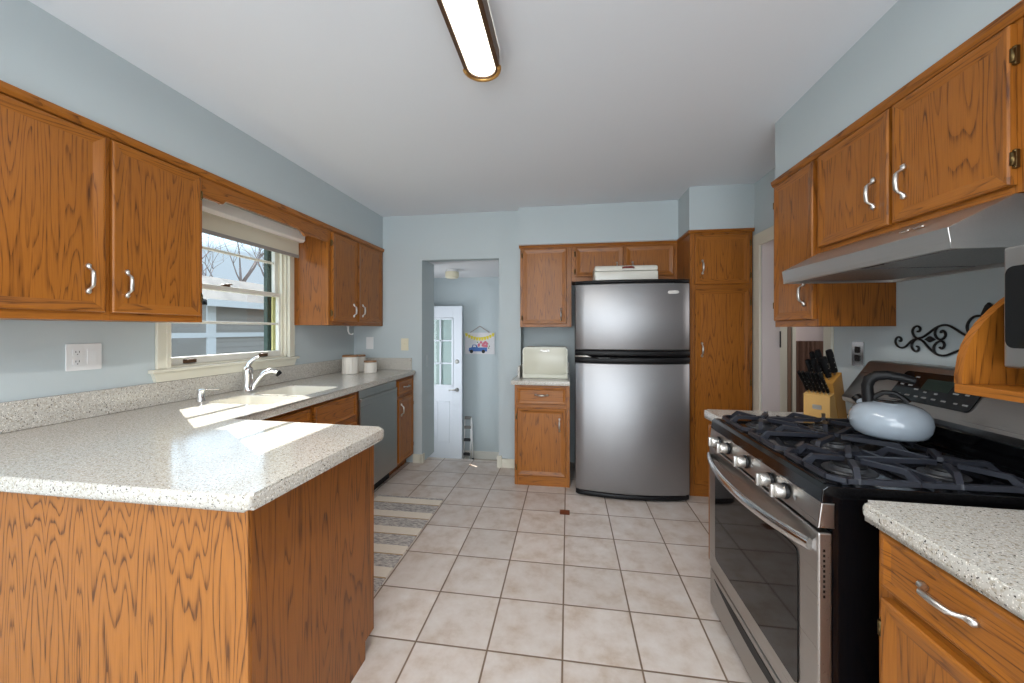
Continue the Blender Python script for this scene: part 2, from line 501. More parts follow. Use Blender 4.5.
    def build(s, name, mats, parent=None, smooth=False, origin=None):
        if not isinstance(mats, (list, tuple)): mats = [mats]
        bmesh.ops.recalc_face_normals(s.bm, faces=s.bm.faces[:])
        if parent is not None:
            org = ORG[parent]
        elif origin is not None:
            org = Vector(origin)
        else:
            xs = [v.co for v in s.bm.verts]
            org = Vector(((min(p.x for p in xs) + max(p.x for p in xs)) / 2, (min(p.y for p in xs) + max(p.y for p in xs)) / 2, min(p.z for p in xs)))
        for v in s.bm.verts: v.co -= org
        if smooth:
            for f in s.bm.faces: f.smooth = True
        me = D.meshes.new(name)
        s.bm.to_mesh(me); s.bm.free()
        for m in mats: me.materials.append(m)
        if smooth == 'auto' or smooth:
            me.set_sharp_from_angle(angle=math.radians(40))
        o = D.objects.new(name, me); COL.objects.link(o)
        ORG[o] = org
        if parent is not None: o.parent = parent
        else: o.location = org
        return o

def thing(name, label, cat, loc, group=None):
    o = D.objects.new(name, None); COL.objects.link(o)
    o.empty_display_size = 0.05
    o.location = loc; ORG[o] = Vector(loc)
    o['label'] = label; o['category'] = cat
    if group: o['group'] = group
    return o
def tag(o, label, cat, group=None):
    o['label'] = label; o['category'] = cat
    if group: o['group'] = group
    return o
def struct(o, label=None, cat=None):
    o['kind'] = 'structure'
    if label: o['label'] = label
    if cat: o['category'] = cat
    return o
def Tx(plane, d):      # surface in a plane x = const, outward normal sign d
    return lambda u, w, k: (plane + d * k, u, w)
def Ty(plane, d):
    return lambda u, w, k: (u, plane + d * k, w)

# ------------------------------------------------------------------ room shell
XL, XR, YB, ZC = -2.12, 1.447, 2.03, 2.44
YR = -4.6
m = MB(); m.box(XL - .15, XR + .12, YR - .1, 2.20, -0.12, 0); m.box(-.63, XR + .12, 2.20, 2.37, -0.12, 0)
struct(m.build('floor', floorm, origin=(0, 0, 0)))
m = MB(); m.box(XL - .15, 3.3, YR - .1, 2.37, ZC, ZC + .12)
m.box(XR + .12, 3.3, 2.37, 2.9, ZC, ZC + .12)
struct(m.build('ceiling', ceilpaint, origin=(0, 0, 0)))

WY0, WY1, WZ0, WZ1 = 0.235, 1.110, 1.100, 2.06
m = MB()
m.box(XL - .15, XL, YR, WY0, 0, ZC); m.box(XL - .15, XL, WY1, 2.37, 0, ZC)
m.box(XL - .15, XL, WY0, WY1, 0, WZ0); m.box(XL - .15, XL, WY0, WY1, WZ1, ZC)
struct(m.build('wall_left', wallpaint, origin=(0, 0, 0)))
m = MB()
m.box(XL, -1.40, YB, 2.37, 0, ZC); m.box(-1.40, -0.63, YB, 2.13, 1.995, ZC)
m.box(-0.63, -0.42, YB, 2.37, 0, ZC); m.box(-0.42, XR, 2.27, 2.37, 0, ZC)
struct(m.build('wall_back', wallpaint, origin=(0, 0, 0)))
m = MB()
DY0, DY1, DZ = 0.83, 1.54, 1.985
m.box(XR, XR + .12, YR, DY0, 0, ZC); m.box(XR, XR + .12, DY1, 2.9, 0, ZC); m.box(XR, XR + .12, DY0, DY1, DZ, ZC)
struct(m.build('wall_right', wallpaint, origin=(0, 0, 0)))
m = MB()
m.box(XL - .15, -1.9, YR - .12, YR, 0, ZC); m.box(1.3, XR + .12, YR - .12, YR, 0, ZC); m.box(-1.9, 1.3, YR - .12, YR, 2.2, ZC)
struct(m.build('wall_rear', wallpaint, origin=(0, 0, 0)))
# unseen patio door, added at the rear to let sky light in
m = MB()
for x in (-1.9, -0.33, 1.25): m.box(x, x + .05, YR - .1, YR - .02, 0, 2.2)
m.box(-1.9, 1.3, YR - .1, YR - .02, 2.15, 2.2); m.box(-1.9, 1.3, YR - .1, YR - .02, 0, .06)
d1 = struct(m.build('door_1', whitetrim))
m = MB(); m.box(-1.86, 1.26, YR - .065, YR - .06, .06, 2.15); struct(m.build('door_1_pane', glassm, d1))

# soffits
m = MB(); m.box(XL, -1.812, YR, YB, 2.10, ZC); struct(m.build('soffit', wallpaint, origin=(0, 0, 0)))
m = MB(); m.box(-0.432, 0.972, 1.948, 2.27, 2.09, ZC); m.box(0.972, XR, 1.645, 2.27, 2.09, ZC)
struct(m.build('soffit', wallpaint, origin=(0, 0, 0)))
m = MB(); m.box(1.144, XR, YR, 0.745, 2.10, ZC); struct(m.build('soffit', wallpaint, origin=(0, 0, 0)))

# landing beyond the doorway
m = MB(); m.box(XL - .15, -.1, 2.20, 3.6, -.52, -.40); m.box(-1.40, -.63, 2.19, 2.205, -.40, -.12)
struct(m.build('floor_landing', plain('landing_vinyl', (150, 138, 120), .5, 0, .2, 12), origin=(0, 0, 0)))
m = MB(); m.box(XL - .15, -.1, 2.37, 3.6, 2.01, 2.13); m.box(-1.40, -.63, 2.13, 2.37, 2.01, 2.13); struct(m.build('ceiling_landing', halfceil, origin=(0, 0, 0)))
m = MB(); m.box(XL - .15, -.1, 3.38, 3.5, -.4, 2.01); struct(m.build('wall_landing_back', wallpaint, origin=(0, 0, 0)))
m = MB(); m.box(-.35, -.23, 2.37, 3.38, -.4, 2.01); struct(m.build('wall_landing_right', wallpaint, origin=(0, 0, 0)))
m = MB()
a0, a1, b0, b1 = 2.885, 2.955, 1.02, 1.17  # unseen slit opening, shaped to drop a small sun patch by the doorway
m.box(XL - .08, XL, 2.37, a0, -.4, 2.01); m.box(XL - .08, XL, a1, 3.38, -.4, 2.01); m.box(XL - .08, XL, a0, a1, -.4, b0); m.box(XL - .08, XL, a0, a1, b1, 2.01)
struct(m.build('wall_landing_left', wallpaint, origin=(0, 0, 0)))
m = MB(); m.box(XL, -.35, 3.365, 3.38, -.4, -.30); struct(m.build('baseboard_landing', whitetrim))

# side room beyond the right-hand door
m = MB(); m.box(XR + .12, 3.3, -.6, 2.9, -.12, 0); struct(m.build('floor_side_room', plain('side_floor', (150, 120, 90), .5), origin=(0, 0, 0)))
m = MB(); m.box(3.2, 3.3, -.6, 2.9, 0, ZC); m.box(XR + .12, 3.3, -.7, -.6, 0, ZC)
m.box(XR + .12, 2.24, 2.6, 2.7, 0, ZC); m.box(2.70, 3.2, 2.6, 2.7, 0, ZC); m.box(2.24, 2.70, 2.6, 2.7, 2.0, ZC); m.box(2.0, 3.2, 2.85, 2.9, 0, ZC)
struct(m.build('wall_side_room', pinkwall, origin=(0, 0, 0)))
m = MB(); m.box(2.10, 2.17, 2.575, 2.6, 0, 2.08, bev=.004); m.box(2.205, 2.24, 2.56, 2.6, 0, 2.06, bev=.004); m.box(2.10, 2.8, 2.575, 2.6, 2.0, 2.08)
struct(m.build('trim_5', creamtrim))
tag(MB().box(2.168, 2.203, 2.57, 2.60, 0, 2.0, bev=.003).build('door_edge', plain('brown_door', (128, 100, 80), .5)), 'brown door edge strip beside the cream casing in the side room', 'door')
m = MB()
pts = []
for i in range(33):
    x = 2.25 + .44 * i / 32
    pts.append((x, 2.63 + .012 * math.sin(i * 1.9)))
pts += [(x, y + .006) for x, y in reversed(pts)]
m.prism(pts, 'z', .35, 1.20)
tag(m.build('curtain', curtainm), 'brown gathered curtain seen through the right-hand doorway', 'curtain')

# door casing in the right wall
m = MB()
m.box(XR - .016, XR, DY1, 1.635, 0, 2.035, bev=.004); m.box(XR - .016, XR, .765, DY0, 0, 2.035, bev=.004)
m.box(XR - .0165, XR, .765, 1.635, DZ - .045, 2.035, bev=.004)
m.box(XR, XR + .12, DY1 - .012, DY1, 0, DZ, 1); m.box(XR, XR + .12, DY0, DY0 + .012, 0, DZ, 1); m.box(XR, XR + .12, DY0, DY1, DZ - .012, DZ, 1)
m.box(XR + .12, XR + .136, DY1, 1.62, 0, 2.03); m.box(XR + .118, XR + .124, DY1 - .02, DY1 - .005, 1.18, 1.30, 2)
struct(m.build('trim_6', [creamtrim, pinkwall, iron]))

# baseboards
m = MB(); m.box(-1.49, -1.40, YB - .014, YB, 0, .085, bev=.003); m.box(-1.414, -1.386, YB - .014, YB + .04, 0, .087, bev=.003)
m.box(-0.63, -0.44, YB - .014, YB, 0, .085, bev=.003); m.box(-.645, -.60, YB - .02, YB + .004, 0, .11, bev=.003)
struct(m.build('baseboard_back', creamtrim))

# ------------------------------------------------------------------ window over the sink
m = MB()
m.box(XL, XL + .018, .170, WY0, WZ0, 2.12, bev=.004); m.box(XL, XL + .018, WY1, 1.174, WZ0, 2.12, bev=.004); m.box(XL, XL + .018, .170, 1.174, 2.055, 2.12, bev=.004)
m.box(XL + .018, XL + .024, .215, WY0, WZ0, 2.06); m.box(XL + .018, XL + .024, WY1, 1.128, WZ0, 2.06)
m.box(XL, XL + .035, .135, 1.205, 1.082, 1.10, bev=.005)
m.prism([(.165, 1.034), (1.165, 1.034), (1.188, 1.082), (.15, 1.082)], 'x', XL, XL + .02)
# jamb liner
m.box(XL - .15, XL, WY0, WY0 + .012, WZ0, WZ1); m.box(XL - .15, XL, WY1 - .012, WY1, WZ0, WZ1); m.box(XL - .15, XL, WY0, WY1, WZ1 - .012, WZ1); m.box(XL - .15, XL, WY0, WY1, WZ0, WZ0 + .012)
m.box(XL - .035, XL - .02, WY1 - .03, WY1 - .012, WZ0, WZ1); m.box(XL - .035, XL - .02, WY0 + .012, WY0 + .03, WZ0, WZ1)
m.box(XL - .095, XL - .085, WY1 - .045, WY1 - .012, WZ0 + .012, 1.60, 1)
m.box(XL - .145, XL - .115, WY1 - .062, WY1 - .012, WZ0 + .012, WZ1 - .012, 2)
win = struct(m.build('window_1', [creamtrim, trackyellow, stormgreen]))
def sash(x, z0, z1, mz, rb, rt, name):
    m = MB(); a, b_ = WY0 + .012, WY1 - .012; st = .034
    m.box(x - .015, x + .015, a, a + st, z0, z1, bev=.003); m.box(x - .015, x + .015, b_ - st, b_, z0, z1, bev=.003)
    m.box(x - .0155, x + .0155, a + st, b_ - st, z0, z0 + rb, bev=.003); m.box(x - .0155, x + .0155, a + st, b_ - st, z1 - rt, z1, bev=.003)
    m.box(x - .010, x + .010, a + st, b_ - st, mz - .008, mz + .008, bev=.003)
    o = struct(m.build(name, whitetrim, win))
    g = MB(); g.box(x - .002, x + .002, a + st - .004, b_ - st + .004, z0 + rb - .004, z1 - rt + .004); struct(g.build('window_pane', glassm, o))
    return o
lo = sash(XL - .045, 1.112, 1.588, 1.355, .042, .030, 'lower_sash')
sash(XL - .080, 1.560, 2.045, 1.815, .030, .035, 'upper_sash')
for y in (.375, .905):
    q = MB(); q.box(XL - .030, XL - .014, y - .035, y + .035, 1.118, 1.142, bev=.004); q.box(XL - .015, XL - .006, y - .028, y + .028, 1.136, 1.142, bev=.002)
    struct(q.build('sash_lift', bronze, lo))
q = MB(); q.box(XL - .055, XL - .03, .60, .65, 1.588, 1.600, bev=.003); q.tube([(XL - .04, .62, 1.60), (XL - .03, .66, 1.606)], .005, 8); struct(q.build('sash_lock', bronze, lo))

sh = thing('roller_shade', 'cream roller shade pulled partly down in the sink window', 'shade', (-2.035, .67, 1.86))
m = MB(); m.prism([(-2.098, 1.985), (-2.01, 1.985), (-1.995, 2.0), (-1.995, 2.060), (-2.012, 2.078), (-2.098, 2.078)], 'y', .20, 1.15, bev=.003); m.build('cassette', plain('shade_cassette', (246, 244, 240), .35), sh)
m = MB(); m.box(-2.036, -2.033, .225, 1.125, 1.885, 1.99); m.build('shade_cloth', shadecloth, sh)
m = MB(); m.box(-2.041, -2.028, .223, 1.127, 1.862, 1.886, bev=.003); m.build('hem_bar', hembar, sh)

# ------------------------------------------------------------------ cabinets
def door(parent, T, u0, u1, w0, w1, hv, name='door', fw=.036, grain='v'):
    """mitred frame around a slightly recessed flat panel; hv = (vertical, horizontal) oak"""
    m = MB(); bm = m.bm
    rings = [(0, 0), (0, .015), (.004, .019), (.011, .019), (fw + .004, .0135), (fw + .0045, .0135)]
    R = []
    for ins, d in rings:
        R.append([bm.verts.new(T(u, w, d)) for u, w in ((u0 + ins, w0 + ins), (u1 - ins, w0 + ins), (u1 - ins, w1 - ins), (u0 + ins, w1 - ins))])
    bm.faces.new(R[0][::-1])
    for i in range(len(R) - 1):
        for k in range(4):
            f = bm.faces.new((R[i][k], R[i][(k + 1) % 4], R[i + 1][(k + 1) % 4], R[i + 1][k]))
            f.material_index = 1 if k in (0, 2) else 0
    f = bm.faces.new(R[-1]); f.material_index = 0 if grain == 'v' else 1
    if grain == 'h':
        for f in bm.faces: f.material_index = 1
    return m.build(name, list(hv), parent)

def pull(parent, T, u, w, vertical=True, ln=.052):
    m = MB()
    prof = [(-1.12, .003, .0035), (-1.0, .005, .0078), (-.82, .007, .0065), (-.72, .013, .0042), (-.62, .022, .0042), (-.5, .027, .0058), (0, .029, .0062),
            (.5, .027, .0058), (.62, .022, .0042), (.72, .013, .0042), (.82, .007, .0065), (1.0, .005, .0078), (1.12, .003, .0035)]
    pts = [T(u, w + s * ln, .0135 + d) if vertical else T(u + s * ln, w, .0135 + d) for s, d, r in prof]
    m.tube(pts, [r * 1.15 for s, d, r in prof], 10)
    return m.build('handle', satin, parent)

def hinge(parent, T, u, w, mat_=None):
    m = MB(); a = T(u - .005, w - .024, .001); b_ = T(u + .005, w + .024, .012)
    m.box(a[0], b_[0], a[1], b_[1], a[2], b_[2], bev=.002)
    m.tube([T(u, w - .017, .013), T(u, w + .017, .013)], .0055, 8)
    return m.build('hinge', mat_ or brass, parent)

def cabinet(name, label, cat, pl, wall, a0, a1, z0, z1, fronts, hv, side, toe=None, group=None, box_top=None):
    """pl = (axis, frame plane, outward sign). fronts: (u0,u1,w0,w1,kind,handle(u,w,vertical)|None,hinge_u|None)"""
    axis, fp, sg = pl
    T = (Tx if axis == 'x' else Ty)(fp, sg)
    c = T((a0 + a1) / 2, z0, 0)
    t = thing(name, label, cat, c, group)
    def bx(m, u0, u1, w0, w1, d0, d1, mi=0, bev=0):
        p, q = T(u0, w0, d0), T(u1, w1, d1); m.box(p[0], q[0], p[1], q[1], p[2], q[2], mi, bev)
    m = MB(); dep = -abs(wall - fp)
    bx(m, a0, a1, z0 + (toe or 0), box_top or z1, dep, -.018)
    if toe: bx(m, a0, a1, z0, z0 + toe, dep, -.075)
    m.build('body', side, t)
    # face frame
    m = MB(); cols = sorted({(f[0], f[1]) for f in fronts}); zz0 = z0 + (toe or 0)
    e_ = a0
    for (u0, u1) in cols:
        bx(m, e_, u0 + .012, zz0, z1, -.018, 0, 0)
        fs = sorted([f for f in fronts if (f[0], f[1]) == (u0, u1)], key=lambda f: f[2]); lo_ = zz0
        for f in fs:
            bx(m, u0 + .012, u1 - .012, lo_, f[2] + .012, -.018, -.0003, 1); lo_ = f[3] - .012
        bx(m, u0 + .012, u1 - .012, lo_, z1, -.018, -.0003, 1)
        e_ = u1 - .012
    bx(m, e_, a1, zz0, z1, -.018, 0, 0)
    m.build('face_frame', list(hv), t)
    for (u0, u1, w0, w1, kind, h, hg) in fronts:
        d = door(t, lambda u, w, k: T(u, w, k + .0006), u0, u1, w0, w1, hv, 'drawer' if kind == 'drawer' else ('false_front' if kind == 'false' else 'door'),
                 fw=.020 if kind != 'door' else .036, grain='h' if kind != 'door' else 'v')
        if h: pull(d, T, *h)
        if hg is not None:
            hgs = hg if isinstance(hg, (list, tuple)) else (hg, w0 + .07, w1 - .07)
            for w in hgs[1:]: hinge(d, T, hgs[0], w)
    return t

hvX = (oakV, oakY)   # faces in an x-plane
hvY = (oakV, oakX)
Z0U, Z1U = 1.347, 2.10
# left wall, near
cabinet('wall_cabinet', 'two-door oak wall cabinet left of the sink window, above the double wall outlet', 'cabinet', ('x', -1.811, 1), XL + .002, -.70, .150, Z0U, Z1U,
        [(-.665, -.262, 1.379, 2.074, 'door', (-.318, 1.505, True), None), (-.240, .128, 1.379, 2.074, 'door', (-.190, 1.50, True), (.136, 1.47, 1.985))], hvX, oakSide)
cabinet('wall_cabinet', 'two-door oak wall cabinet between the sink window and the back corner', 'cabinet', ('x', -1.811, 1), XL + .002, 1.165, 2.0285, Z0U, Z1U,
        [(1.200, 1.545, 1.379, 2.074, 'door', (1.488, 1.475, True), (1.193, 1.44, 1.99)), (1.565, 1.965, 1.379, 2.074, 'door', (1.628, 1.48, True), None)], hvX, oakSide)
# valance
m = MB()
pr = [(.1515, 2.0995), (.1515, 1.985), (.245, 1.985), (.258, 1.981), (.268, 1.984), (.276, 1.994), (.286, 2.004), (.30, 2.007)]
pr += [(.84, 2.007), (.86, 2.004), (.885, 1.99), (.90, 1.978), (.915, 1.972), (.93, 1.975), (.95, 1.985), (.99, 1.988), (1.1635, 1.988), (1.1635, 2.0995)]
m.prism(pr, 'x', -1.829, -1.811)
tag(m.build('window_valance', oakY), 'scalloped oak valance board bridging the cabinets over the sink window', 'valance')
# crown strips
def crown(pts, name, d=(0, 0)):
    pass
m = MB(); m.prism([(-1.8105, 2.084), (-1.802, 2.084), (-1.795, 2.098), (-1.792, 2.116), (-1.8115, 2.118), (-1.8115, 2.10), (-1.8105, 2.10)], 'y', -.705, 2.0285)
struct(m.build('trim_1', oakY))
m = MB(); m.prism([(1.1395, 2.086), (1.132, 2.086), (1.124, 2.100), (1.121, 2.116), (1.1435, 2.120), (1.1435, 2.10), (1.1395, 2.10)], 'y', -1.30, .745)
struct(m.build('trim_2', oakY))
m = MB(); m.prism([(1.9745, 2.066), (1.966, 2.066), (1.958, 2.082), (1.946, 2.096), (1.9745, 2.096)], 'x', -.428, .966)
struct(m.build('trim_3', oakX))
m = MB(); m.prism([(1.6395, 2.068), (1.634, 2.068), (1.626, 2.082), (1.626, 2.094), (1.6395, 2.094)], 'x', .960, 1.440)
m.prism([(.9745, 2.068), (.968, 2.068), (.960, 2.082), (.960, 2.094), (.9745, 2.094)], 'y', 1.6265, 1.957)
struct(m.build('trim_4', oakX))

# back wall cabinets
cabinet('wall_cabinet', 'single-door oak wall cabinet right of the doorway, above the bread box', 'cabinet', ('y', 1.975, -1), 2.268, -.418, .054, 1.337, 2.09,
        [(-.392, .010, 1.365, 2.055, 'door', (-.040, 1.45, True), (-.400, 1.42, 2.00))], hvY, oakSide)
cabinet('wall_cabinet', 'short two-door oak wall cabinet above the fridge', 'cabinet', ('y', 1.975, -1), 2.268, .056, .973, 1.752, 2.09,
        [(.092, .512, 1.79, 2.055, 'door', (.455, 1.86, True), (.084, 1.84, 2.0)), (.532, .940, 1.79, 2.055, 'door', (.590, 1.86, True), None)], hvY, oakSide)
cabinet('pantry_cabinet', 'tall oak pantry cabinet with two doors right of the fridge', 'cabinet', ('y', 1.640, -1), 2.268, .975, 1.430, 0, 2.09,
        [(1.008, 1.405, 1.665, 2.05, 'door', (1.062, 1.80, True), (1.413, 1.73, 1.98)), (1.008, 1.405, .10, 1.628, 'door', (1.058, 1.155, True), (1.413, .2, .9, 1.52))], hvY, oakSide)
cabinet('base_cabinet', 'small oak base cabinet with one drawer and one door left of the fridge', 'cabinet', ('y', 1.655, -1), 2.268, -.425, .036, 0, .845,
        [(-.402, .006, .688, .828, 'drawer', (-.197, .765, False), None), (-.402, .006, .085, .652, 'door', (-.048, .52, True), (-.410, .15, .58))], hvY, oakSide)

def slab(name, pts, z0, z1, nose, label, holes=(), r_edge=.016, origin=(0, 0, 0)):
    """countertop: polygon with chosen edges nosed; nose = indexes of edges"""
    m = MB(); bm = m.bm
    A = [bm.verts.new((x, y, z0)) for x, y in pts]; B = [bm.verts.new((x, y, z1)) for x, y in pts]
    bm.faces.new(A[::-1]); bm.faces.new(B); n = len(pts)
    for i in range(n): bm.faces.new((A[i], A[(i + 1) % n], B[(i + 1) % n], B[i]))
    sel = []
    for i in nose:
        j = (i + 1) % n
        for V in (A, B):
            for e in V[i].link_edges:
                if e.other_vert(V[i]) is V[j]: sel.append(e)
    bmesh.ops.bevel(bm, geom=sel, offset=r_edge, segments=5, profile=0.5, affect='EDGES', clamp_overlap=True)
    bmesh.ops.triangulate(bm, faces=[f for f in bm.faces if len(f.verts) > 4])
    bmesh.ops.recalc_face_normals(bm, faces=bm.faces[:])
    o = m.build(name, stone, smooth='auto', origin=origin)
    for p_ in o.data.polygons:
        if abs(p_.normal.z) > .999: p_.use_smooth = False
    if holes:
        for (x0, x1, y0, y1) in holes:
            c = MB(); c.rrect(lambda u, w, k: (u, w, k), x0, x1, y0, y1, .045, z0 - .1, z1 + .1, seg=6)
            co = c.build('cutter', stone, origin=origin)
            md = o.modifiers.new('cut', 'BOOLEAN'); md.operation = 'DIFFERENCE'; md.object = co; md.solver = 'EXACT'
            dg = bpy.context.evaluated_depsgraph_get(); dg.update()
            me = D.meshes.new_from_object(o.evaluated_get(dg))
            o.modifiers.clear(); old = o.data; o.data = me; D.meshes.remove(old); D.objects.remove(co)
    return o
def rounded(pts, rs, seg=5):
    """round polygon corners; returns pts and map of original edge -> list of indexes"""
    out = []; n = len(pts)
    for i, p in enumerate(pts):
        r = rs[i]
        if not r: out.append(p); continue
        p = Vector(p); a = (Vector(pts[i - 1]) - p).normalized(); b_ = (Vector(pts[(i + 1) % n]) - p).normalized()
        c = p + (a + b_) * r
        for k in range(seg + 1):
            t = k / seg * math.pi / 2
            q = c - b_ * r * math.cos(t) - a * r * math.sin(t)
            out.append((q.x, q.y))
    return out

# L-shaped countertop with the peninsula
P = rounded([(XL + .002, -.712), (-.728, -.712), (-.703, -.068), (-1.455, -.055), (-1.455, 2.0), (-1.49, 2.028), (XL + .002, 2.028)], [0, .014, .035, 0, 0, 0, 0])
n_ = len(P)
top = slab('countertop', P, .873, .915, list(range(0, n_ - 2)), '', holes=[(-1.925, -1.545, .262, .525), (-1.925, -1.545, .56, .915)], r_edge=.017)
tag(top, 'long L-shaped speckled beige countertop with peninsula under the sink window', 'countertop')
m = MB(); m.box(XL + .002, XL + .022, -.705, 2.008, .9155, 1.032, bev=.003); m.box(XL + .002, -1.50, 2.008, 2.028, .9155, 1.032, bev=.003)
tag(m.build('backsplash', stone, origin=(0, 0, 0)), 'low speckled beige backsplash along the left wall and back corner', 'backsplash')

# sink
sk = thing('kitchen_sink', 'off-white double-bowl sink set in the long countertop under the window', 'sink', (-1.735, .59, .7))
def bowl(x0, x1, y0, y1, zt, dep, name):
    m = MB(); bm = m.bm
    def ring(ins, z, r):
        pts = []
        for cx_, cy_, a0_ in ((x1 - ins - r, y1 - ins - r, 0), (x0 + ins + r, y1 - ins - r, 90), (x0 + ins + r, y0 + ins + r, 180), (x1 - ins - r, y0 + ins + r, 270)):
            for k in range(7):
                a = math.radians(a0_ + 15 * k); pts.append((cx_ + r * math.cos(a), cy_ + r * math.sin(a), z))
        return [bm.verts.new(p) for p in pts]
    R = [ring(-.001, zt - .003, .045), ring(.006, zt - .008, .045), ring(.012, zt - .05, .045), ring(.02, zt - dep + .03, .045), ring(.045, zt - dep, .045), ring(.05, zt - dep - .01, .045), ring(.0, zt - dep + .02, .045), ring(-.001, zt - .04, .045)]
    for i in range(len(R)):
        if i == 4: continue
        A, B = R[i], R[(i + 1) % len(R)]
        for k in range(28):
            bm.faces.new((A[k], A[(k + 1) % 28], B[(k + 1) % 28], B[k]))
    bm.faces.new(R[4]); bm.faces.new(R[5][::-1])
    o = m.build(name, sinkmat, sk, smooth=True)
    q = MB(); q.lathe([(.001, 0), (.04, 0), (.043, .003), (.03, .004), (.001, .002)], ((x0 + x1) / 2, (y0 + y1) / 2, zt - dep), 24); q.build('drain', chrome, o)
bowl(-1.925, -1.545, .262, .525, .915, .17, 'bowl'); bowl(-1.925, -1.545, .56, .915, .915, .20, 'bowl')

# faucet
fc = thing('kitchen_faucet', 'chrome single-lever faucet standing behind the sink', 'faucet', (-2.0, .625, .915))
m = MB(); m.lathe([(.034, .001), (.035, .006), (.030, .014), (.027, .05), (.028, .11), (.030, .135), (.026, .152), (.012, .163)], (-2.0, .625, .915), 24)
m.build('body', chrome, fc, smooth=True)
m = MB(); m.tube([(-1.978, .635, .920), (-1.968, .645, .96), (-1.952, .660, .998), (-1.930, .680, 1.028), (-1.900, .705, 1.040), (-1.878, .724, 1.030)], [.013, .0135, .015, .018, .022, .023], 14)
m.tube([(-1.879, .723, 1.031), (-1.866, .734, 1.012)], [.021, .019], 14, mi=1)
m.build('spout', [chrome, blacksat], fc, smooth=True)
m = MB(); m.tube([(-2.0, .625, 1.065), (-1.997, .628, 1.088), (-1.985, .638, 1.110), (-1.968, .653, 1.128), (-1.955, .665, 1.134)], [.018, .014, .011, .010, .008], 12)
m.build('lever', chrome, fc, smooth=True)
sd = thing('soap_dispenser', 'small chrome soap dispenser pump left of the faucet', 'soap dispenser', (-1.99, .305, .915))
m = MB(); m.lathe([(.021, .001), (.021, .006), (.018, .01), (.018, .055), (.019, .062), (.011, .068)], (-1.99, .305, .915), 20); m.build('pump', chrome, sd, smooth=True)
m = MB(); m.tube([(-1.99, .307, .974), (-1.975, .335, .974), (-1.955, .37, .972), (-1.95, .38, .965)], [.0045, .004, .0035, .003], 10); m.build('spout', chrome, sd, smooth=True)

# canisters
def canister(x, y, r, h, label):
    t = thing('canister', label, 'canister', (x, y, .915), 'white ribbed canisters in the back counter corner')
    m = MB(); bm = m.bm; seg = 72; rings = []
    for (k, z) in ((.96, .001), (1, .006), (1, h - .022), (.97, h - .018)):
        rings.append([bm.verts.new((x + r * (k + (.022 if (i // 2) % 2 else 0)) * math.cos(i * 2 * math.pi / seg), y + r * (k + (.022 if (i // 2) % 2 else 0)) * math.sin(i * 2 * math.pi / seg), .915 + z)) for i in range(seg)])
    for a in range(3):
        for i in range(seg): bm.faces.new((rings[a][i], rings[a][(i + 1) % seg], rings[a + 1][(i + 1) % seg], rings[a + 1][i]))
    bm.faces.new(rings[0][::-1]); bm.faces.new(rings[3])
    m.build('jar', ceramic, t)
    m = MB(); m.lathe([(r * .9, h - .0175), (r * .99, h - .016), (r * .99, h - .004), (r * .94, h)], (x, y, .915), 36); m.build('lid', lidwood, t, smooth=True)
canister(-1.925, 1.645, .068, .168, 'tallest white ribbed canister with dark lid, front left of the three')
canister(-1.950, 1.83, .060, .158, 'middle-sized white ribbed canister standing behind the other two')
canister(-1.790, 1.75, .056, .112, 'shortest white ribbed canister, right of the tall one')

# base cabinets, left run
cabinet('sink_base_cabinet', 'oak sink base cabinet with false drawer fronts left of the dishwasher', 'cabinet', ('x', -1.488, 1), XL + .002, -.042, 1.030, 0, .872,
        [(.06, .50, .695, .85, 'false', None, None), (.54, .985, .695, .85, 'false', None, None), (.06, .50, .12, .655, 'door', (.45, .56, True), None), (.54, .985, .12, .655, 'door', (.59, .56, True), None)], hvX, oakSide, toe=.09, box_top=.69)
cabinet('base_cabinet', 'narrow oak base cabinet with drawer and door between dishwasher and back wall', 'cabinet', ('x', -1.488, 1), XL + .002, 1.640, 2.0285, 0, .872,
        [(1.665, 1.985, .715, .85, 'drawer', (1.825, .785, False), None), (1.665, 1.985, .12, .685, 'door', (1.72, .585, True), (1.992, .2, .6))], hvX, oakSide, toe=.09)
# dishwasher
dw = thing('dishwasher', 'stainless steel dishwasher built under the long countertop', 'dishwasher', (-1.78, 1.335, 0))
m = MB(); m.box(-2.09, -1.50, 1.040, 1.630, .09, .868); m.build('tub', darkgrey, dw)
m = MB(); m.box(-1.4995, -1.468, 1.036, 1.632, .105, .795, bev=.006, seg=3); m.box(-1.4995, -1.478, 1.036, 1.632, .797, .866, bev=.004)
m.box(-1.4995, -1.463, 1.040, 1.628, .782, .806, bev=.008)
m.build('door', steelDW, dw)
m = MB(); m.box(-1.56, -1.545, 1.040, 1.632, .0, .10); m.build('toe_panel', blacksat, dw)

# peninsula cabinet
pc = thing('peninsula_cabinet', 'oak panelled peninsula base with bold cathedral grain facing the camera', 'cabinet', (-1.45, -.35, 0))
m = MB(); m.box(XL + .002, -.781, -.655, -.050, .075, .872); m.box(XL + .002, -.781, -.655, -.115, 0, .075); m.build('body', oakSide, pc)
m = MB(); m.box(XL + .002, -.776, -.664, -.655, 0, .8725, bev=.001); m.build('back_panel', oakPlyV, pc)
m = MB(); m.prism([(-.655, 0), (-.112, 0), (-.112, .072), (-.045, .072), (-.045, .8725), (-.655, .8725)], 'x', -.781, -.7745); m.build('end_panel', oakSide, pc)

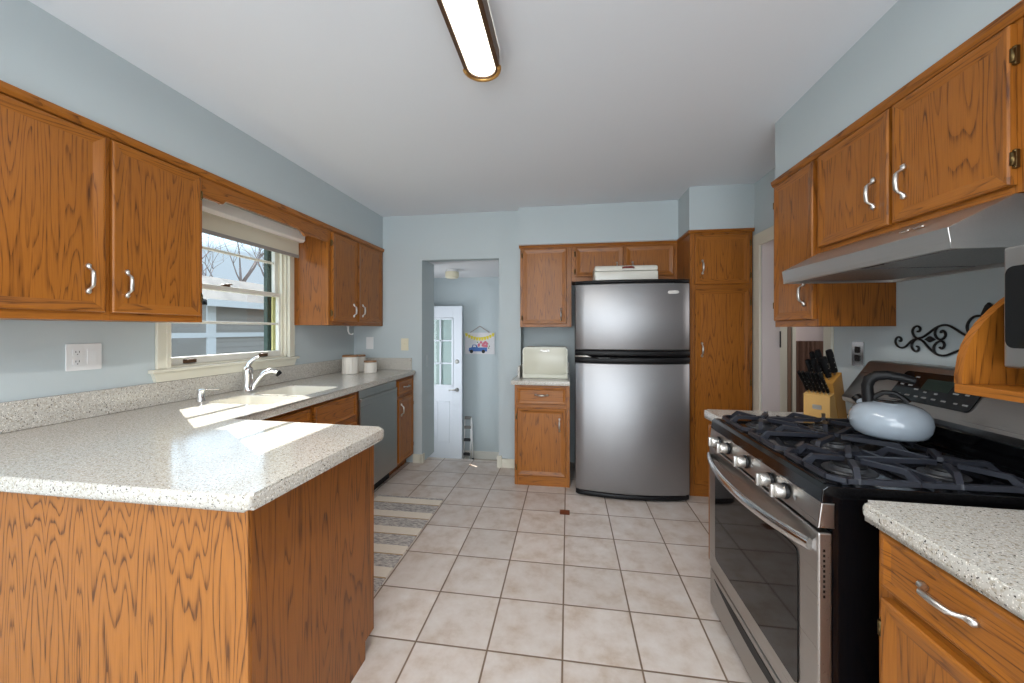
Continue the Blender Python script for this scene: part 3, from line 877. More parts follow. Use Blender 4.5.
# small countertop left of the fridge
P = rounded([(-.455, 1.620), (.038, 1.620), (.038, 2.268), (-.418, 2.268), (-.418, 2.027), (-.455, 2.027)], [.01, 0, 0, 0, 0, 0], 3)
tag(slab('countertop', P, .847, .885, [0, 1, 2, 3, len(P) - 1], '', r_edge=.012), 'small speckled countertop under the upright cream bread box', 'countertop')
m = MB(); m.box(-.418, -.400, 1.80, 2.268, .8855, .985, bev=.002); m.box(-.400, .038, 2.25, 2.268, .8855, .985, bev=.002)
tag(m.build('backsplash', stone, origin=(0, 0, 0)), 'speckled side splash behind the upright bread box', 'backsplash')

# bread boxes
bb = thing('bread_box', 'cream enamel bread box with drop front on the small countertop', 'bread box', (-.175, 1.93, .885))
T = Ty(1.78, 1)
m = MB(); m.rrect(T, -.372, .018, .886, 1.158, .03, .0, .27, seg=6); m.build('case', enamelcream, bb, smooth='auto')
m = MB(); m.rrect(lambda u, w, k: (u, 1.78 - k, w), -.362, .008, .925, 1.150, .026, .0005, .012, seg=6, bev=.005); dr = m.build('drop_front', enamelcream, bb, smooth='auto')
m = MB(); m.box(-.215, -.135, 1.762, 1.768, 1.118, 1.140, bev=.003); m.tube([(-.205, 1.757, 1.122), (-.19, 1.750, 1.134), (-.16, 1.750, 1.134), (-.145, 1.757, 1.122)], .004, 8); m.build('latch', satin, dr)
m = MB(); m.box(-.372, .018, 1.775, 1.7795, .888, .918, bev=.002); m.build('kick_strip', enamelcream, bb)
b2 = thing('bread_box', 'white enamel bread box with red handle lying on top of the fridge', 'bread box', (.48, 1.74, 1.702))
m = MB(); m.box(.235, .728, 1.60, 1.90, 1.7005, 1.782, bev=.012, seg=3); m.build('case', enamelwhite, b2, smooth='auto')
m = MB(); m.prism([(1.60, 1.784), (1.60, 1.803), (1.612, 1.822), (1.64, 1.830), (1.88, 1.830), (1.90, 1.815), (1.90, 1.784)], 'x', .237, .726, bev=.012); ld = m.build('lid', enamelwhite, b2, smooth='auto')
m = MB(); m.tube([(.455, 1.598, 1.806), (.465, 1.585, 1.808), (.53, 1.585, 1.808), (.54, 1.598, 1.806)], .0075, 8); m.build('handle', redplastic, ld)

# ------------------------------------------------------------------ fridge
fr = thing('refrigerator', 'tall stainless steel top-freezer refrigerator between small counter and pantry', 'refrigerator', (.5, 1.9, 0))
FX0, FX1 = .083, .940
m = MB(); m.box(FX0 + .004, FX1 - .004, 1.565, 2.22, .03, 1.695, bev=.01); m.build('case', darkgrey, fr)
def bulge(x0, x1, yb, ye, ym, z0, z1, mat_, name, parent, rz=.02, nx=24):
    """door with a face bowed forward in plan: edge at ye, middle at ym, back yb"""
    m = MB(); bm = m.bm; cols = []
    zs = [(z0, .012), (z0 + .003, .004), (z0 + .010, 0), (z1 - .010, 0), (z1 - .003, .004), (z1, .012)]
    for i in range(nx + 1):
        s = i / nx; x = x0 + (x1 - x0) * s; q = 2 * s - 1
        y = ye + (ym - ye) * (1 - q * q)
        ed = .018 * max(0, (abs(q) - .94) / .06) ** 2
        cols.append([bm.verts.new((x, y + ed + dz, z)) for z, dz in zs])
    bk = [[bm.verts.new((x, yb, z)) for z, _ in zs] for x in (x0, x1)]
    for i in range(nx):
        for k in range(5):
            bm.faces.new((cols[i][k], cols[i + 1][k], cols[i + 1][k + 1], cols[i][k + 1])).smooth = True
    for k in range(5):
        bm.faces.new((cols[0][k], cols[0][k + 1], bk[0][k + 1], bk[0][k])); bm.faces.new((cols[-1][k], cols[-1][k + 1], bk[1][k + 1], bk[1][k]))
        bm.faces.new((bk[0][k], bk[0][k + 1], bk[1][k + 1], bk[1][k]))
    for z in (0, -1):
        bm.faces.new([c[z] for c in cols] + [bk[1][z], bk[0][z]])
    return m.build(name, mat_, parent, smooth='auto')
ud = bulge(FX0, FX1, 1.560, 1.520, 1.462, 1.152, 1.668, steelX, 'freezer_door', fr)
ldr = bulge(FX0, FX1, 1.560, 1.520, 1.462, .048, 1.052, steelX, 'fresh_food_door', fr)
bulge(FX0 + .002, FX1 - .002, 1.560, 1.522, 1.466, 1.670, 1.696, blacksat, 'top_cap', fr)
bulge(FX0 - .004, FX1 + .002, 1.560, 1.516, 1.460, 1.106, 1.150, blacksat, 'door_grip', ud)
bulge(FX0 - .004, FX1 + .002, 1.560, 1.516, 1.460, 1.054, 1.100, blacksat, 'door_grip', ldr)
m = MB(); m.tube([(FX0 - .004, 1.512, 1.103), (FX0 + .03, 1.498, 1.104), (.16, 1.482, 1.104), (.20, 1.470, 1.10)], [.006, .008, .009, .004], 10, mi=0)
m.tube([(.20, 1.474, 1.098), (.26, 1.462, 1.092), (.33, 1.456, 1.094), (.40, 1.450, 1.100)], [.005, .008, .007, .004], 10, mi=1); m.build('hand_pull', [satin, blackgloss], ldr)
bulge(FX0 + .002, FX1 - .002, 1.560, 1.524, 1.466, .008, .046, blacksat, 'kick_grille', fr)
m = MB(); m.rrect(lambda u, w, k: (u, 1.484 + .075 * 0 - k, w), .770, .850, 1.583, 1.607, .012, -.006, .003, seg=6, bev=.002)
bd = m.build('badge', satin, ud)
for x, p in ((FX0 + .03, 'foot'), (FX1 - .03, 'foot')):
    m = MB(); m.tube([(x - .012, 1.55, .015), (x + .012, 1.55, .015)], .0148, 14, mi=0); m.box(x - .02, x - .012, 1.545, 1.575, .005, .04, 0); m.build(p, darkgrey, fr)

# ------------------------------------------------------------------ right wall cabinets
fpR = 1.140
cabinet('wall_cabinet', 'narrow oak wall cabinet beside the doorway, left of the range hood', 'cabinet', ('x', fpR, -1), XR - .002, .375, .735, 1.325, 2.10,
        [(.390, .715, 1.357, 2.078, 'door', (.452, 1.478, True), (.722, 1.44, 1.98))], hvX, oakSide)
cabinet('wall_cabinet', 'two-door oak wall cabinet directly above the range hood', 'cabinet', ('x', fpR, -1), XR - .002, -.398, .374, 1.653, 2.10,
        [(-.018, .352, 1.674, 2.078, 'door', (.045, 1.805, True), None), (-.381, -.034, 1.674, 2.078, 'door', (-.080, 1.800, True), (-.384, 1.738, 1.998))], hvX, oakSide)
cabinet('wall_cabinet', 'oak wall cabinet at the right edge, above the microwave', 'cabinet', ('x', fpR, -1), XR - .002, -1.25, -.399, 1.653, 2.10,
        [(-.83, -.475, 1.674, 2.078, 'door', None, None), (-1.22, -.85, 1.674, 2.078, 'door', None, None)], hvX, oakSide)
# microwave shelf
ms = thing('microwave_shelf', 'open oak shelf with a curved bracket side holding the microwave', 'shelf', (1.2, -.8, 1.15))
m = MB(); m.box(.984, XR - .002, -1.25, -.402, 1.151, 1.174, bev=.002); m.build('board', oakY, ms)
cv = [(.984, 1.1745), (.984, 1.195), (.990, 1.240), (.998, 1.270), (1.009, 1.295), (1.029, 1.327), (1.057, 1.359), (1.085, 1.386), (1.12, 1.410), (1.17, 1.432), (1.25, 1.448), (XR - .002, 1.452), (XR - .002, 1.1745)]
m = MB(); m.prism(cv, 'y', -.422, -.402); m.build('bracket_side', oakV, ms)
m = MB(); m.box(XR - .014, XR - .002, -1.25, -.4235, 1.1745, 1.45); m.build('back_board', oakV, ms)
# microwave
mw = thing('microwave', 'stainless microwave with black glass door on the oak shelf', 'microwave', (1.2, -.75, 1.174))
MX, MY0, MY1, MZ0, MZ1 = 1.015, -.99, -.478, 1.222, 1.497
m = MB(); m.box(MX + .02, 1.42, MY0, MY1, MZ0, MZ1, bev=.004); m.build('case', darkgrey, mw)
m = MB(); m.box(MX, MX + .0195, MY0, MY1, MZ0, MZ1, bev=.005); md_ = m.build('front', plain('brushed_steel_microwave', (190, 188, 186), .32, 1.0), mw)
m = MB(); m.rrect(lambda u, w, k: (MX - k, u, w), MY0 + .13, MY1 - .008, MZ0 + .045, MZ1 - .045, .016, .0005, .004, bev=.001); m.build('door_glass', ovenglass, md_)
for y in (MY0 + .06, MY1 - .06):
    for x in (MX + .05, 1.36):
        m = MB(); m.lathe([(.012, .0005), (.014, .02), (.014, .0475)], (x, y, 1.174), 12); m.build('foot', blacksat, mw)

# ------------------------------------------------------------------ range hood
hd = thing('range_hood', 'stainless under-cabinet range hood with sloped front above the stove', 'range hood', (1.2, -.012, 1.518))
hp = [(.984, 1.572), (.990, 1.532), (XR - .002, 1.532), (XR - .002, 1.651), (1.132, 1.651)]
m = MB(); m.prism(hp, 'y', -.386, .3695, bev=.0015)
m.box(.9905, 1.004, -.386, .3695, 1.517, 1.533); m.box(1.004, XR - .002, -.386, -.376, 1.517, 1.533); m.box(1.004, XR - .002, .3595, .3695, 1.517, 1.533); m.box(XR - .03, XR - .002, -.385, .3595, 1.517, 1.533)
m.build('hood_shell', steelHood, hd)
m = MB(); m.box(1.05, 1.40, -.36, -.02, 1.524, 1.5315, bev=.002); m.build('grease_filter', filterm, hd)
m = MB(); m.box(1.05, 1.40, .0, .34, 1.524, 1.5315, bev=.002); m.build('grease_filter', filterm, hd)
m = MB(); m.box(1.02, 1.045, -.11, -.03, 1.522, 1.5315, bev=.002); m.build('light_lens', blacksat, hd)
for y in (-.178, -.225):
    m = MB(); m.rrect(lambda u, w, k: (1.05 + (w) * .86 - k * .51, u, 1.6117 + w * .515 + k * .86), y - .016, y + .016, -.005, .005, .004, .0, .004); m.build('switch', satin, hd)

# ------------------------------------------------------------------ range
rg = thing('gas_range', 'stainless and black five-burner gas range against the right wall', 'range', (1.05, -.012, 0))
RY0, RY1 = -.400, .374
m = MB(); m.box(.712, 1.425, RY0 + .002, RY1 - .002, .03, .875); m.build('case', blackgloss, rg)
# oven door
m = MB(); m.box(.676, .7115, RY0, RY1, .212, .772, bev=.005, seg=3); od = m.build('oven_door', steelY, rg)
Td = lambda u, w, k: (.676 - k, u, w)
m = MB(); m.rrect(Td, -.315, .295, .285, .680, .018, .0003, .0035, bev=.001); og = m.build('oven_window', ovenglass, od)
hpnt = []
for i in range(21):
    s = i / 20; y = RY0 + .022 + (RY1 - RY0 - .044) * s; q = 2 * s - 1
    hpnt.append((.668 - .050 * (1 - abs(q) ** 2.2), y, .728 - .006 * (1 - q * q)))
m = MB(); m.tube(hpnt, .017, 12, flat=.55); m.build('handle', chrome, od, smooth=True)
m = MB()
for i in range(10): m.box(.688, .693, RY0 - .0008, RY0 + .002, .60 + i * .0135, .607 + i * .0135)
m.build('vent_slots', blacksat, od)
# drawer
m = MB(); m.box(.680, .7115, RY0, RY1, .035, .200, bev=.006, seg=3); dd = m.build('storage_drawer', steelY, rg)
cpts = []
for i in range(17):
    s = i / 16; y = RY0 + .05 + (RY1 - RY0 - .10) * s; q = 2 * s - 1
    cpts.append((y, .172 - .035 * (1 - q * q)))
pp = [(RY0 + .05, .176)] + cpts[1:-1] + [(RY1 - .05, .176)]
m = MB(); m.prism(pp, 'x', .6785, .6805); m.build('finger_recess', blacksat, dd)
m = MB(); m.box(.70, .715, RY0 + .01, RY1 - .01, .0, .034); m.build('toe_panel', blacksat, rg)
# control panel and cooktop
m = MB(); m.prism([(.676, .783), (.684, .851), (.717, .851), (.717, .783)], 'y', RY0, RY1, bev=.003); cp_ = m.build('control_panel', steelY, rg)
m = MB(); m.prism([(.684, .852), (.687, .886), (.699, .896), (1.30, .896), (1.30, .876), (.735, .876), (.735, .852)], 'y', RY0 - .001, RY1 + .0005, bev=.002)
m.prism([(.700, .8965), (.712, .900), (.722, .8965)], 'y', RY0 + .02, RY1 - .02)
m.build('cooktop', blackgloss, rg)
def knob(y):
    m = MB()
    c = (.679, y, .817)
    m.lathe([(.0235, .0), (.023, -.006), (.021, -.009)], c, 24, mi=1, axis='x')
    m.lathe([(.0205, -.0092), (.0215, -.014), (.0205, -.030), (.018, -.034)], c, 24, mi=0, axis='x')
    m.box(.634, .6465, y - .007, y + .007, .797, .837, 0, bev=.003)
    return m.build('knob', [satin, blacksat], rg, smooth='auto')
for y in (.262, .172, .012, -.158, -.245): knob(y)
for y in (.217, -.030, -.200, -.292):
    m = MB(); m.lathe([(.007, 0), (.007, -.0006)], (.6788, y, .817), 12, axis='x'); m.build('dial_print', buttonm, cp_)
# backguard
bgp = [(1.305, .9045), (1.305, .972), (1.232, .996), (1.228, 1.014), (1.333, 1.168), (1.345, 1.174), (1.425, 1.174), (1.425, .9045)]
m = MB(); m.prism(bgp, 'y', RY0 + .003, RY1 - .003, bev=.002)
m.box(1.2985, 1.304, RY0 + .003, RY1 - .003, .9045, .970, 1); bk_ = m.build('backguard', [steelY, blackgloss], rg)
sl = Vector((1.333 - 1.228, 0, 1.168 - 1.014)); sln = sl.length; sl.normalize(); nn = Vector((-sl.z, 0, sl.x))
def Tb(u, w, k):
    p = Vector((1.228, 0, 1.014)) + sl * w + nn * k
    return (p.x, u, p.z)
m = MB(); m.rrect(Tb, -.140, .158, .042, .165, .012, .0004, .004, bev=.001); dp = m.build('touch_panel', blackgloss, bk_)
m = MB(); m.rrect(lambda u, w, k: Tb(u, w, k), -.045, .055, .095, .140, .003, .0042, .0047); m.build('display', green_led, dp)
random.seed(3)
for (u, w) in [(.13, .140), (.095, .142), (.135, .105), (.10, .105), (.068, .092), (.030, .086), (-.01, .086), (-.07, .098), (-.105, .100), (.12, .064), (.085, .064), (.05, .064), (.02, .064), (-.015, .064), (-.05, .064), (-.09, .064), (-.12, .064)]:
    a = .006 + random.random() * .004
    m = MB(); m.rrect(Tb, u - a, u + a, w - .0030, w + .0030, .002, .0042, .0048); m.build('button_print', buttonm, dp)
m = MB(); m.rrect(Tb, .020, .040, -.004, .008, .003, .0, .006); m.build('badge', satin, bk_)
# burners
for (x, y, r) in ((.84, -.262, .046), (1.08, -.262, .036), (.84, .245, .040), (1.08, .245, .034), (.96, -.010, .050)):
    m = MB(); m.lathe([(r + .018, .0), (r + .016, .003), (r, .004), (r * .92, .014), (r * .4, .015)], (x, y, .8965), 28, mi=0)
    m.lathe([(r * .86, .0155), (r * .9, .017), (r * .88, .022), (r * .5, .024), (.003, .0245)], (x, y, .8965), 28, mi=1)
    m.build('burner', [darkgrey, iron], rg, smooth='auto')
# grates
def grate(y0, y1, burners):
    m = MB(); x0, x1 = .722, 1.205; zf = .909; zt = .934; xm = (x0 + x1) / 2; ym = (y0 + y1) / 2
    def bar(p, q, z, w=.012, h=.013):
        p = Vector((p[0], p[1], z)); q = Vector((q[0], q[1], z)); d = (q - p).normalized()
        m.ribbon([p, q], w, h, (-d.y, d.x, 0))
    loop = [(x0, y0 + .03), (x0 + .03, y0), (x1 - .03, y0), (x1, y0 + .03), (x1, y1 - .03), (x1 - .03, y1), (x0 + .03, y1), (x0, y1 - .03)]
    for i in range(8): bar(loop[i], loop[(i + 1) % 8], zf)
    for (x, y) in ((x0 + .03, y0 + .012), (x1 - .03, y0 + .012), (x0 + .03, y1 - .012), (x1 - .03, y1 - .012)):
        m.box(x - .009, x + .009, y - .009, y + .009, .8968, zf - .005)
    def finger(p, c, k):
        """steps up from the frame, then runs level toward the burner, like the cast fingers in the photo"""
        p = Vector((p[0], p[1], 0)); c = Vector((c[0], c[1], 0)); d = c - p; Ln = d.length; d.normalize()
        s_ = Vector((-d.y, d.x, 0)); w = .0068
        prof = [(-.006, zf - .006), (-.006, zf + .008), (.020, zt + .006), (Ln - k, zt + .003), (Ln - k, zt - .010), (.026, zt - .008), (.009, zf - .006)]
        A = [m.bm.verts.new(p + d * a - s_ * w + Vector((0, 0, z))) for a, z in prof]; B = [m.bm.verts.new(p + d * a + s_ * w + Vector((0, 0, z))) for a, z in prof]
        m.bm.faces.new(A[::-1]); m.bm.faces.new(B)
        for i in range(len(prof)): m.bm.faces.new((A[i], A[(i + 1) % len(prof)], B[(i + 1) % len(prof)], B[i]))
    for (cx_, cy_) in burners:
        if len(burners) == 1:
            ends = [((x0, cy_), .02), ((x1, cy_), .02)] + [((x, y), .02) for x in (x0 + .11, x1 - .11) for y in (y0, y1)]
        else:
            xe = x0 if cx_ < xm else x1; sg_ = 1 if cx_ < xm else -1
            ends = [((xe, cy_), .016), ((xe + sg_ * .055, y0), .030), ((xe + sg_ * .055, y1), .030), ((xm - sg_ * .045, y0), .030), ((xm - sg_ * .045, y1), .030)]
        for e_, k in ends: finger(e_, (cx_, cy_), k)
    if len(burners) == 2:
        bar((xm, y0), (xm, y1), zf + .006)
        bar((burners[0][0] + .02, ym), (burners[1][0] - .02, ym), zt - .003)
    return m.build('grate', castiron, rg)
grate(-.388, -.136, [(.84, -.262), (1.08, -.262)])
grate(-.131, .111, [(.96, -.010)])
grate(.116, .362, [(.84, .245), (1.08, .245)])

# ------------------------------------------------------------------ kettle
KX, KY, KZ = 1.122, -.024, .9408
kt = thing('kettle', 'grey-blue enamel kettle with black handle on the rear burners', 'kettle', (KX, KY, KZ))
prof = [(.055, 0), (.078, .002), (.094, .012), (.103, .030), (.1065, .052), (.104, .073), (.095, .092), (.079, .106), (.058, .114), (.042, .117)]
m = MB(); m.lathe(prof, (KX, KY, KZ), 48); m.build('body', kettlemat, kt, smooth=True)
m = MB(); m.lathe([(.044, .1165), (.046, .120), (.036, .125), (.004, .128)], (KX, KY, KZ), 36, mi=0); lid = m.build('lid', chrome, kt, smooth=True)
ex = Vector((.80, -.60, 0))
def kp(s, z): return (KX + ex.x * s, KY + ex.y * s, KZ + z)
m = MB(); m.tube([kp(-.045, .120), kp(-.034, .135), (kp(-.015, .149)), kp(.01, .151), kp(.03, .139), kp(.046, .121)], [.009, .009, .0085, .0085, .009, .009], 10); m.build('lid_grip', blacksat, lid, smooth=True)
m = MB(); m.tube([kp(-.052, .108), kp(-.055, .145), kp(-.056, .170), kp(-.050, .192), kp(-.032, .207), kp(-.004, .211), kp(.030, .205), kp(.062, .196)], [.0175, .017, .017, .018, .017, .0155, .0145, .012], 14); m.build('handle', blacksat, kt, smooth=True)
ws = Vector((-.35, .93, 0))
m = MB(); m.tube([(KX + ws.x * .070, KY + ws.y * .070, KZ + .088), (KX + ws.x * .092, KY + ws.y * .092, KZ + .108)], [.020, .014], 14, mi=0)
m.tube([(KX + ws.x * .092, KY + ws.y * .092, KZ + .108), (KX + ws.x * .106, KY + ws.y * .106, KZ + .120)], [.016, .016], 14, mi=1); m.build('spout', [kettlemat, blacksat], kt, smooth=True)

# ------------------------------------------------------------------ right base cabinets and counters
cabinet('base_cabinet', 'oak base cabinet at the near right with drawer above door', 'cabinet', ('x', .770, -1), XR - .002, -1.35, -.468, 0, .842,
        [(-.93, -.496, .704, .834, 'drawer', (-.652, .776, False), None), (-.93, -.496, .11, .678, 'door', None, (-.4895, .20, .60)),
         (-1.33, -.96, .692, .818, 'drawer', None, None), (-1.33, -.96, .11, .665, 'door', None, None)], hvX, oakSide, toe=.09)
P = rounded([(.738, -.447), (.738, -1.36), (XR - .002, -1.36), (XR - .002, -.447)], [.022, 0, 0, 0])
tag(slab('countertop', P, .8435, .885, list(range(0, len(P) - 3)) + [len(P) - 1], '', r_edge=.016), 'speckled beige countertop at the near right, beside the range', 'countertop')
cabinet('base_cabinet', 'slim oak base cabinet on the far side of the range', 'cabinet', ('x', .770, -1), XR - .002, .392, .612, 0, .842,
        [(.405, .600, .692, .818, 'drawer', None, None), (.405, .600, .11, .665, 'door', None, None)], hvX, oakSide, toe=.09)
P = rounded([(.738, .640), (.738, .380), (XR - .002, .380), (XR - .002, .640)], [.02, 0, 0, 0])
tag(slab('countertop', P, .8435, .885, list(range(0, len(P) - 3)) + [len(P) - 1], '', r_edge=.016), 'short speckled countertop beyond the range carrying the knife block', 'countertop')

# ------------------------------------------------------------------ knife block and knives
KB = Vector((1.166, .535, .8855)); kw = Vector((.52, -.854, 0)).normalized(); kd = Vector((.854, .52, 0)).normalized()
def kb(w, d, z): return KB + kw * w + kd * d + Vector((0, 0, z))
bk = thing('knife_block', 'light wood knife block on the short countertop beside the range', 'knife block', tuple(kb(.055, .06, 0)))
def kprism(m, prof, w0, w1, mi=0, bev=.0):
    bm = m.bm
    A = [bm.verts.new(kb(w0, d, z)) for d, z in prof]; B = [bm.verts.new(kb(w1, d, z)) for d, z in prof]
    fs = [bm.faces.new(A[::-1]), bm.faces.new(B)]
    for i in range(len(prof)): fs.append(bm.faces.new((A[i], A[(i + 1) % len(prof)], B[(i + 1) % len(prof)], B[i])))
    for f in fs: f.material_index = mi
    if bev: bmesh.ops.bevel(bm, geom=list({e for f in fs for e in f.edges}), offset=bev, segments=2, profile=.5, affect='EDGES')
m = MB(); kprism(m, [(0, 0), (.066, 0), (.034, .128), (0, .112)], 0, .112, 0, .002); m.build('front_tier', birch, bk)
m = MB(); kprism(m, [(.069, 0), (.142, 0), (.095, .222), (.022, .172)], 0, .112, 0, .002); m.build('rear_tier', birchd, bk)
m = MB(); m.rrect(lambda u, w, k: tuple(kb(u, -k, w)), .040, .078, .045, .066, .003, .0003, .0015); m.build('label_plate', satin, bk)
def knife(base, dirv, ln, r, label):
    t = thing('knife', label, 'knife', tuple(base), 'black-handled knives in the knife block')
    d = Vector(dirv).normalized(); s = d.cross(kw).normalized()
    m = MB(); m.ribbon([base + d * .0006, base + d * .012], .003, .014, kw); m.build('blade', satin, t)
    m = MB()
    m.tube([base + d * .0122, base + d * .02, base + d * (.5 * ln), base + d * (.85 * ln) - s * .002, base + d * ln - s * .004], [r * .85, r, r * .95, r * 1.08, r * .9], 10, flat=.62)
    m.build('handle', blacksat, t, smooth=True)
    m = MB(); 
    for q in (.3, .5, .7): m.tube([base + d * ln * q - kw * r * .72, base + d * ln * q + kw * r * .72], .0022, 6)
    m.build('rivet', satin, t)
fd = -kd * .60 + Vector((0, 0, .85))
for i in range(6):
    w = .012 + i * .0176
    knife(kb(w, .017, .1208), fd, .128, .0098, 'black-handled steak knife in the front row of the knife block')
rd = -kd * .40 + Vector((0, 0, .92))
sn = Vector((.073, .050)).normalized()
def topz(d): return .172 + (d - .022) * .050 / .073 + .001
for (w, d, ln, r, lb) in ((.094, .078, .128, .0150, 'large black-handled knife at the right rear of the knife block'), (.088, .044, .118, .0140, 'large black-handled knife just in front of the rearmost right one'),
                          (.018, .080, .112, .0120, 'black-handled knife at the left rear of the knife block'), (.045, .080, .124, .0130, 'tall black-handled knife in the middle rear of the knife block'),
                          (.066, .064, .100, .0115, 'short black-handled knife between the tall rear ones'),
                          (.015, .046, .098, .0115, 'black-handled knife at the left of the middle row'), (.040, .046, .104, .012, 'black-handled knife second from left in the middle row'), (.062, .034, .088, .0115, 'black-handled knife third from left in the middle row')):
    knife(kb(w, d, topz(d)), rd, ln, r, lb)

# ------------------------------------------------------------------ plates, outlets, hook
def plate(name, label, T, u, w, wd, ht, mats, kind, cat):
    t = thing(name, label, cat, T(u, w - ht / 2, .001))
    m = MB(); m.rrect(T, u - wd / 2, u + wd / 2, w - ht / 2, w + ht / 2, .004, .0005, .006, bev=.002); m.build('cover_plate', mats[0], t)
    for (k, du) in kind:
        if k == 'outlet':
            for dw_ in (-.021, .021):
                m = MB(); m.rrect(T, u + du - .016, u + du + .016, w + dw_ - .015, w + dw_ + .015, .007, .0062, .0085); r = m.build('socket', mats[1], t)
                m = MB()
                for q in (-.006, .006): m.rrect(T, u + du + q - .0012, u + du + q + .0012, w + dw_ - .001, w + dw_ + .007, .0005, .0086, .009)
                m.rrect(T, u + du - .002, u + du + .002, w + dw_ - .010, w + dw_ - .006, .001, .0086, .009); m.build('slots', darkgrey, r)
        if k == 'rocker':
            m = MB(); m.rrect(T, u + du - .017, u + du + .017, w - .033, w + .033, .002, .0062, .009, bev=.001); m.build('rocker', mats[1], t)
        if k == 'toggle':
            m = MB(); m.rrect(T, u + du - .005, u + du + .005, w - .012, w + .012, .002, .0062, .0075)
            a, b_ = T(u + du, w, .007), T(u + du, w + .009, .018); m.tube([a, b_], [.004, .003], 8); m.build('toggle', mats[1], t)
TL = Tx(XL, 1); TBk = Ty(YB, -1)
plate('wall_outlet', 'white double plate with outlet and rocker switch on the left wall', TL, -.122, 1.188, .124, .118, (whiteplastic, whiteplastic), [('outlet', -.026), ('rocker', .026)], 'outlet')
plate('light_switch', 'white switch plate on the back wall above the canisters', TBk, -1.948, 1.178, .076, .120, (whiteplastic, whiteplastic), [('rocker', 0)], 'switch')
plate('light_switch', 'cream toggle switch plate on the back wall near the doorway', TBk, -1.577, 1.166, .076, .120, (creamplastic, creamplastic), [('toggle', 0)], 'switch')
plate('wall_outlet', 'chrome outlet plate on the right wall beside the knife block', Tx(XR, -1), .592, 1.190, .076, .120, (chrome, blacksat), [('outlet', 0)], 'outlet')
plate('light_switch', 'pale blue painted plate low inside the doorway jamb', Tx(-1.40, 1), 2.19, .99, .07, .115, (wallpaint, wallpaint), [], 'switch')
hk = thing('cup_hook', 'small white hook hanging under the far left wall cabinet', 'hook', (-1.93, 1.62, 1.343))
m = MB(); m.tube([(-1.93, 1.62, 1.342), (-1.93, 1.62, 1.30), (-1.925, 1.63, 1.275), (-1.91, 1.645, 1.268), (-1.90, 1.655, 1.28)], .006, 8); m.lathe([(.013, -.001), (.013, -.006), (.006, -.010)], (-1.93, 1.62, 1.343), 12); m.build('hook_body', whiteplastic, hk)

# ------------------------------------------------------------------ wrought iron scroll
sc_ = thing('wall_scroll', 'black wrought iron scroll ornament on the right wall above the range', 'wall ornament', (XR - .008, .17, 1.21))
C_ = {
 'a': [(.352, 1.262), (.345, 1.259), (.341, 1.266), (.347, 1.277), (.358, 1.279), (.369, 1.271), (.373, 1.255), (.364, 1.239), (.345, 1.231), (.325, 1.235), (.309, 1.249), (.291, 1.266), (.267, 1.274), (.243, 1.279), (.220, 1.295), (.189, 1.318), (.164, 1.328), (.139, 1.326), (.115, 1.312), (.087, 1.293), (.05, 1.275)],
 'b': [(.267, 1.302), (.259, 1.302), (.254, 1.311), (.259, 1.322), (.272, 1.325), (.286, 1.317), (.291, 1.299), (.281, 1.281), (.267, 1.273)],
 'c': [(.271, 1.241), (.263, 1.240), (.260, 1.230), (.267, 1.221), (.280, 1.220), (.293, 1.232), (.293, 1.250), (.284, 1.265), (.267, 1.273)],
 'd': [(.267, 1.273), (.243, 1.265), (.225, 1.244), (.198, 1.219), (.172, 1.209), (.147, 1.212), (.119, 1.226), (.08, 1.243), (.05, 1.248)],
 'e': [(.168, 1.296), (.169, 1.303), (.162, 1.307), (.153, 1.300), (.150, 1.287), (.160, 1.274), (.176, 1.270), (.191, 1.283), (.194, 1.302), (.185, 1.318)],
 'f': [(.174, 1.242), (.168, 1.236), (.160, 1.238), (.155, 1.249), (.158, 1.261), (.168, 1.267), (.185, 1.260), (.198, 1.245), (.198, 1.228), (.191, 1.218)],
 'g': [(.055, 1.285), (.068, 1.298), (.073, 1.312), (.073, 1.327), (.063, 1.346), (.046, 1.358), (.024, 1.357), (.005, 1.345), (.0, 1.32), (-.02, 1.30)],
}
def smoothline(pts, n=3):
    for _ in range(n - 1):
        q = [pts[0]]
        for i in range(len(pts) - 1):
            a, b_ = pts[i], pts[i + 1]
            q.append((a[0] * .75 + b_[0] * .25, a[1] * .75 + b_[1] * .25)); q.append((a[0] * .25 + b_[0] * .75, a[1] * .25 + b_[1] * .75))
        q.append(pts[-1]); pts = q
    return pts
m = MB()
for k, v in C_.items():
    p = smoothline(v); m.tube([(XR - .007, a, b_) for a, b_ in p], .0042, 8)
m.build('scrolls', iron, sc_, smooth=True)
m = MB(); m.prism([(.232, 1.271), (.211, 1.284), (.189, 1.271), (.211, 1.259)], 'x', XR - .014, XR - .004, bev=.002); m.build('leaf', iron, sc_)
m = MB(); m.prism([(.024, 1.360), (.010, 1.392), (.0, 1.402), (-.010, 1.392), (-.002, 1.362)], 'x', XR - .014, XR - .004, bev=.002); m.build('leaf', iron, sc_)

# ------------------------------------------------------------------ ceiling light
cl = thing('ceiling_light', 'long bronze-framed ceiling light with rounded ends, lit', 'ceiling light', (-.335, -.53, 2.44))
def stadium(r, y0, y1, x, n=10):
    pts = []
    for k in range(n + 1):
        a = math.pi * k / n; pts.append((x + r * math.cos(a), y1 - r * 1.0 + r * math.sin(a)))
    for k in range(n + 1):
        a = math.pi + math.pi * k / n; pts.append((x + r * math.cos(a), y0 + r + r * math.sin(a)))
    return pts
LX, LY0, LY1 = -.325, -1.16, .062
m = MB(); bm = m.bm
ro, ri = .073, .057
O = stadium(ro, LY0, LY1, LX); I = stadium(ri, LY0 + .016, LY1 - .016, LX); n = len(O)
vo = [bm.verts.new((x, y, 2.438)) for x, y in O]; vb = [bm.verts.new((x, y, 2.372)) for x, y in O]; vi = [bm.verts.new((x, y, 2.368)) for x, y in I]; vt = [bm.verts.new((x, y, 2.385)) for x, y in I]
